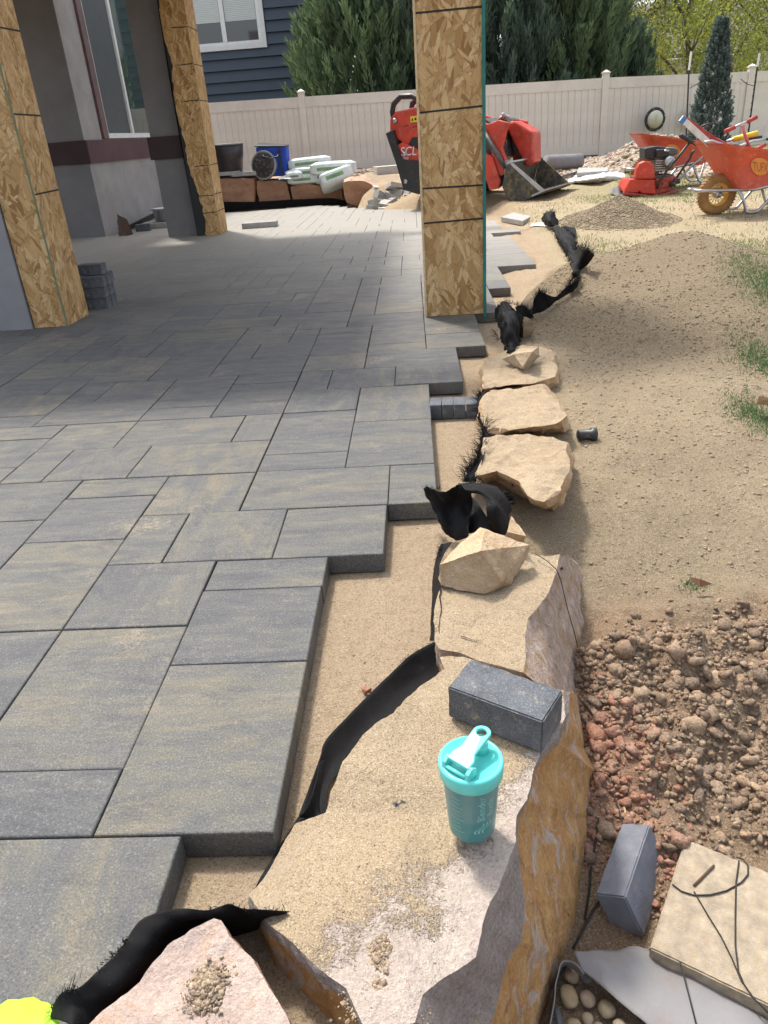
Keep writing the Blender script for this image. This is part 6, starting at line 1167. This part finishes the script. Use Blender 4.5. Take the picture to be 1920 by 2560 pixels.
cps('engine_deck', [(640, 1050), (940, 1030), (940, 1060), (640, 1075)], .0, .3, M_dsteel)
cps('fuel_tank', [(715, 830), (800, 815), (878, 820), (880, 845), (800, 900), (790, 925), (715, 915)], .02, .3, M_black, bevel=.03); cps('air_filter', [(805, 840), (900, 835), (900, 900), (805, 905)], -.05, .16, M_black, bevel=.02)
cps('starter_housing', [(880, 822), (960, 826), (972, 850), (968, 885), (880, 890)], -.04, .2, simple('grey_engine_cover', (.10, .105, .11), .4), bevel=.03); cps('engine_block', [(790, 900), (940, 890), (935, 1000), (800, 1020)], .02, .24, M_dsteel, bevel=.01)
m = MB(); R9 = Matrix.Rotation(RAD(90), 3, 'X'); m.lathe([(0, 0), (.07, 0), (.07, .06), (.05, .08), (0, .085)], 20, c4(895, 935, -.02), R9); part('recoil_starter', m, M_steel, t, True)
for k in range(5): cps('cooling_fin', [(800, 925+k*18), (870, 922+k*18), (870, 930+k*18), (800, 933+k*18)], -.01, .06, M_steel, bevel=0)
m = MB(); m.tube([c4(862, 850, -.08), c4(900, 852, -.08)], .012, 8); part('choke_lever', m, M_steel, t, True)
m = MB(); m.tube([c4(810, 1140, -.12), c4(815, 1100, -.12), c4(870, 1020, -.13), c4(960, 910, -.14), c4(1055, 790, -.16)], .017, 8); part('handle_bar', m, M_black, t, True)
m = MB(); m.tube([c4(955, 1060, .05), c4(1010, 980, .03), c4(1060, 910, .02), c4(1075, 870, 0), c4(1095, 845, -.02)], .015, 8); part('handle_bar', m, M_black, t, True)
m = MB(); m.tube([c4(985, 730, -.18), c4(1060, 775, -.16), c4(1130, 810, -.14), c4(1230, 850, -.1), c4(1290, 880, -.06)], [.030, .024, .022, .02, .02], 10); part('grip_bar', m, M_black, t, True)
for (x, y) in ((925, 1105), (960, 1085)): m = MB(); m.lathe([(0, -.03), (.04, -.03), (.045, 0), (.04, .03), (0, .03)], 14, c4(x, y, -.08)); part('rubber_mount', m, M_rubber, t, True)
m = MB(); m.tube([c4(850, 1115, -.1), c4(850, 1085, -.1), c4(905, 1070, -.1), c4(910, 1095, -.1)], .008, 8); part('lifting_eye', m, M_redb, t, True)
# ================================================================== WHEELBARROWS
def wheelbarrow(lab, loc, rz):
    """forward (wheel end) is +x, near side is -y"""
    t = thing('wheelbarrow', lab, 'wheelbarrow', loc, rz, 'red wheelbarrows on the lawn')
    # tray: bottom ring and rim ring, rounded rectangles
    def rr(x0, x1, y, z0, z1, r=.12, n=5):
        pts = []
        for cx, cy, a0 in ((x1-r, y-r, 0), (x0+r, y-r, 90), (x0+r, -y+r, 180), (x1-r, -y+r, 270)):
            for k in range(n): a = RAD(a0+90*k/(n-1)); x = cx+r*math.cos(a); pts.append(Vector((x, cy+r*math.sin(a), z0+(z1-z0)*(x-x0)/(x1-x0))))
        return pts
    rings = [rr(-.90, .32, .37, .50, .72, .16), rr(-.88, .30, .35, .50, .72, .15), rr(-.62, -.06, .20, .285, .275, .08)]
    outer = [rr(-.91, .33, .38, .50, .725, .16), rr(-.88, .30, .362, .47, .69, .16), rr(-.64, -.03, .215, .26, .25, .08)]
    m = MB(); n = len(rings[0])
    seq = [rings[2], rings[1], rings[0], outer[0], outer[1], outer[2]]; vs = [v for r_ in seq for v in r_]
    fs = [(k*n+i, k*n+(i+1) % n, (k+1)*n+(i+1) % n, (k+1)*n+i) for k in range(5) for i in range(n)]+[tuple(range(n)), tuple(range(5*n, 6*n))[::-1]]
    m.add(vs, fs); part('tray', m, M_orange, t, True)
    # decal on the near side: follows the tray wall
    a0, a1 = Vector((-.62, -.362, .47+.22*.31)), Vector((-.5, -.215, .26)); 
    A1 = Vector((-.88, .362, .47)); A2 = Vector((.30, .362, .69)); B1_ = Vector((-.64, .215, .26)); B2_ = Vector((-.03, .215, .25))
    def wallp(u, v): return (A1.lerp(A2, u)).lerp(B1_.lerp(B2_, u), v)+Vector((0, .006, -.002))
    cu, cv = .66, .40; m = MB(); nn = 28; pts = [wallp(cu+.105*math.cos(2*math.pi*k/nn), cv+.24*math.sin(2*math.pi*k/nn)) for k in range(nn)]; m.prism(pts, (0, -.004, 0)); dc = part('decal', m, M_decal, t)
    tm_ = mbtext('TUFX', .1); X = max(v[0] for v in tm_.v); tm_.v = [tuple(wallp(cu+.085-.17*(x/X), cv-.13+.26*(1-y/.072))+Vector((0, .003, 0))) for x, y, z in tm_.v]
    tm_.v = [tuple(v) for v in tm_.v]; part('lettering', tm_, M_dtext, dc)
    # wheel
    Rw = Matrix.Rotation(RAD(90), 3, 'X'); wc = (.12, 0, .205)
    m = MB(); m.lathe([(.118, -.045), (.15, -.055), (.185, -.048), (.203, -.025), (.206, 0), (.203, .025), (.185, .048), (.15, .055), (.118, .045), (.118, -.045)], 48, wc, Rw, cap=False); wh = part('tyre', m, M_tyre, t, True)
    for k in range(40):
        a = 2*math.pi*k/40; m = MB(); m.box((wc[0]+.206*math.cos(a), 0, wc[2]+.206*math.sin(a)), (.009, .07, .012), Matrix.Rotation(-a, 3, 'Y')); part('tread_block', m, M_tyre, wh)
    m = MB(); m.lathe([(.100, -.030), (.122, -.040), (.124, -.02), (.108, 0), (.124, .02), (.122, .04), (.1, .03), (.1, -.03)], 40, wc, Rw, cap=False); rim = part('rim', m, M_yrim, t, True)
    for k in range(14):
        a = 2*math.pi*k/14; m = MB(); m.tube([(wc[0]+.03*math.cos(a), -.012, wc[2]+.03*math.sin(a)), (wc[0]+.105*math.cos(a+.25), -.016, wc[2]+.105*math.sin(a+.25))], .0045, 6); part('spoke', m, M_yrim, rim)
    m = MB(); m.lathe([(.034, -.05), (.034, .05)], 16, wc, Rw); part('hub', m, M_steel, rim, True)
    m = MB(); m.tube([(wc[0], -.13, wc[2]), (wc[0], .13, wc[2])], .009, 8); part('axle', m, M_steel, t, True)
    # frame tube: nose bar round the wheel, back under the tray to the handles
    for s in (-1, 1):
        m = MB(); m.tube([(.40, s*.02, .27), (.40, s*.10, .27), (.36, s*.14, .265), (.0, s*.17, .25), (-.2, s*.2, .245), (-.5, s*.23, .30), (-.9, s*.27, .42), (-1.25, s*.30, .52), (-1.5, s*.31, .54)], .0165, 10); part('frame_tube', m, M_steel, t, True)
        m = MB(); m.tube([(-.02, s*.19, .25), (-.08, s*.21, .15), (-.12, s*.22, .03), (-.18, s*.22, .017), (-.25, s*.23, .03), (-.44, s*.24, .24), (-.62, s*.28, .40), (-.72, s*.34, .50)], .0165, 10); part('leg', m, M_steel, t, True)
        m = MB(); m.tube([(-.48, s*.24, .27), (-.58, s*.24, .06), (-.64, s*.24, .02), (-.72, s*.24, .02), (-.78, s*.25, .06), (-.86, s*.27, .42)], .0165, 10); part('leg', m, M_steel, t, True)
        m = MB(); m.tube([(wc[0], s*.13, wc[2]), (wc[0], s*.155, .25)], .012, 8); part('axle_bracket', m, M_steel, t, True)
        m = MB(); m.tube([(-1.42, s*.31, .535), (-1.62, s*.31, .545)], .021, 10); part('grip', m, M_black, t, True)
    return t
gw = g4(1250, 1342); wz = float(gz(gw.x, gw.y))
# world heading of the wheel end: towards the left of the photo
hd1 = math.pi+RAD(0); hd = RAD(182)
wx_ = gw.x+.0; t1 = wheelbarrow('red wheelbarrow full of tools, the nearer one at the right edge of the photo', (gw.x+.12*math.cos(RAD(2))+.0, gw.y+.03, wz), RAD(186))
gl2 = g4(1010, 1138); t2 = dup(t1, (0, 0, 0), RAD(181), 'empty red wheelbarrow with a bent black handle, behind the plate compactor')
q = PY(*K4(695, 702), gl2.y+.35); t2.location = (q.x+.20, q.y-.0, float(gz(q.x, q.y))+.02)
# ---- tools in the nearer wheelbarrow (resting in the tray)
Yt = gw.y
def w4(x, y, dy=0.0): return PY(*K4(x, y), Yt+dy)
def rod(name, lab, cat, pts, r, mat, grip=None, group=None, seg=10):
    P_ = [w4(*q) for q in pts]; t = thing(name, lab, cat, P_[0], group=group); m = MB(); m.tube(P_, r, seg); part('shaft', m, mat, t, True, world=True)
    for i, g_ in enumerate(grip or []): m = MB(); m.tube([w4(*q) for q in g_[0]], g_[1], 10); part('grip', m, g_[2], t, True, world=True)
    return t
def beam(name, lab, cat, a, b, wd, ht, mat, extra=()):
    A, Bq = w4(*a), w4(*b); d = (Bq-A); L = d.length; d.normalize(); sdv = Vector((0, 1, 0)); up = d.cross(sdv).normalized()
    t = thing(name, lab, cat, A); m = MB(); m.prism([A-up*ht/2-sdv*wd/2, A+up*ht/2-sdv*wd/2, A+up*ht/2+sdv*wd/2, A-up*ht/2+sdv*wd/2], d*L); part('bar', m, mat, t, world=True, bevel=.003); return t, A, d, up
lt, A, d, up = beam('spirit_level', 'long silver spirit level with blue ends sticking up out of the wheelbarrow', 'spirit level', (990, 600, -.05), (1310, 890, .0), .03, .06, simple('level_aluminium', (.7, .68, .64), .4, .3))
for s in (.0, .48): m = MB(); m.box(A+d*(s+.03), (.05, .034, .064), Matrix((d, Vector((0, 1, 0)), up)).transposed()); part('blue_end_block', m, simple('blue_plastic', (.05, .2, .5), .5), lt, world=True, bevel=.003)
beam('red_pry_bar', 'thick red tool handle lying along the spirit level in the wheelbarrow', 'tool handle', (1010, 600, .1), (1370, 850, .12), .05, .045, M_redb)
rod('shovel', 'shovel with a pale red wooden shaft lying in the nearer wheelbarrow', 'shovel', [(1075, 650, .2), (1200, 730, .2), (1420, 850, .15)], .018, simple('pinkish_red_shaft', (.55, .14, .13), .5))
rod('rake', 'metal pole with a bright steel ferrule lying over the tray rim', 'pole', [(1165, 785, -.15), (1230, 775, -.15), (1330, 810, -.1), (1480, 890, -.05)], .014, M_steel)
t = rod('bolt_cutter', 'T-handled tool with red grips standing up from the nearer wheelbarrow', 'hand tool', [(1325, 700, -.05), (1570, 595, -.05)], .012, M_steel, [([(1325, 702, -.05), (1405, 670, -.05)], .021, M_redb), ([(1500, 628, -.05), (1575, 590, -.05)], .021, M_redb)])
m = MB(); m.tube([w4(1465, 655, -.05), w4(1480, 720, -.03), w4(1520, 830, 0)], .016, 8); part('stem', m, simple('pink_stem', (.6, .2, .2), .5), t, True, world=True)
rod('paver_lifter', 'straight tool with a red grip lying across the tools, lower right', 'hand tool', [(1420, 900, -.2), (1520, 860, -.2), (1640, 805, -.2)], .013, M_steel, [([(1545, 850, -.2), (1640, 803, -.2)], .02, M_redb), ([(1415, 902, -.2), (1460, 884, -.2)], .016, M_redb)])
rod('mallet', 'red mallet handle end lying at the right of the tray', 'mallet', [(1540, 890, -.1), (1620, 880, -.1)], .024, M_redb)
rod('yellow_pole', 'yellow-handled tool across the far side of the nearer wheelbarrow', 'hand tool', [(1340, 780, .2), (1400, 760, .2), (1580, 715, .2)], .016, M_steel, [([(1392, 762, .2), (1580, 715, .2)], .027, M_yel)])
hull_rock('rubber_boot', [w4(*q) for q in [(1365, 830, -.1), (1400, 800, -.05), (1440, 805, .0), (1475, 860, .0), (1440, 880, -.1), (1400, 875, -.15), (1370, 860, -.1), (1420, 860, .1), (1470, 850, .1)]], [M_black]*2, 'black rubber item lying among the tools in the tray', 'rubber item', .03, .003, 9, 81)
quadthing([w4(1345, 860, -.22), w4(1370, 900, -.24), w4(1480, 915, -.22), w4(1440, 870, -.1)], .02, 'flat white plastic sheet on top of the tools', M_white, 'plastic_sheet', 'plastic sheet', None)
rod('tamper', 'silver scraper blade and shaft in the middle of the tray', 'hand tool', [(1470, 880, .05), (1530, 900, 0), (1620, 925, 0)], .018, M_steel)
# black bent handle sticking up from the back wheelbarrow
m = MB(); yb_ = gl2.y+.3; m.tube([PY(*K4(*q), yb_) for q in [(1140, 690), (1150, 662), (1190, 648), (1262, 640), (1245, 670), (1215, 705), (1190, 760)]], .014, 8); solo('bent_handle', m, M_black, 'bent black metal handle standing in the empty wheelbarrow', 'handle', smooth=True)
# ================================================================== STEEL STAKES AND SLACK WIRES BY THE SPRUCE
def stake(xb, yb, xt, yt, ym, Y, lab):
    A = PY(*K4(xb, yb), Y); Bq = PY(*K4(xt, yt), Y); M_ = PY(*K4(*ym), Y); gzv = float(gz(A.x, Y)); A = A.lerp(Bq, (gzv-A.z)/(Bq.z-A.z)) if A.z > gzv else A
    t = thing('steel_stake', lab, 'stake', (A.x, A.y, gzv), group='steel stakes tying the spruce'); d = (Bq-A).normalized()
    m = MB(); m.tube([A, M_], .016, 4); part('post', m, M_black, t, world=True)
    m = MB(); m.tube([M_, Bq], .0175, 6); part('white_tip', m, M_white, t, world=True)
    L = (M_-A).length; k = .08
    while k < L-.05: m = MB(); m.box(A+d*k+Vector((-.017, -.005, 0)), (.018, .012, .022)); part('stud', m, M_black, t, world=True); k += .11
    return t
stake(1035, 700, 1070, 88, (1052, 232), 15.3, 'dark steel stake with a white tip, left of the spruce'); stake(1510, 705, 1594, 100, (1577, 205), 15.8, 'dark steel stake with a white tip, right of the spruce at the photo edge')
for pts, lab in [([(1058, 372), (1110, 340), (1200, 290)], 'slack wire from the left stake to the spruce'), ([(1450, 300), (1500, 340), (1560, 355)], 'slack wire from the right stake to the spruce')]:
    m = MB(); m.tube([PY(*K4(*q), 15.5) for q in pts], .006, 5); solo('tie_wire', m, M_ink, lab, 'wire')
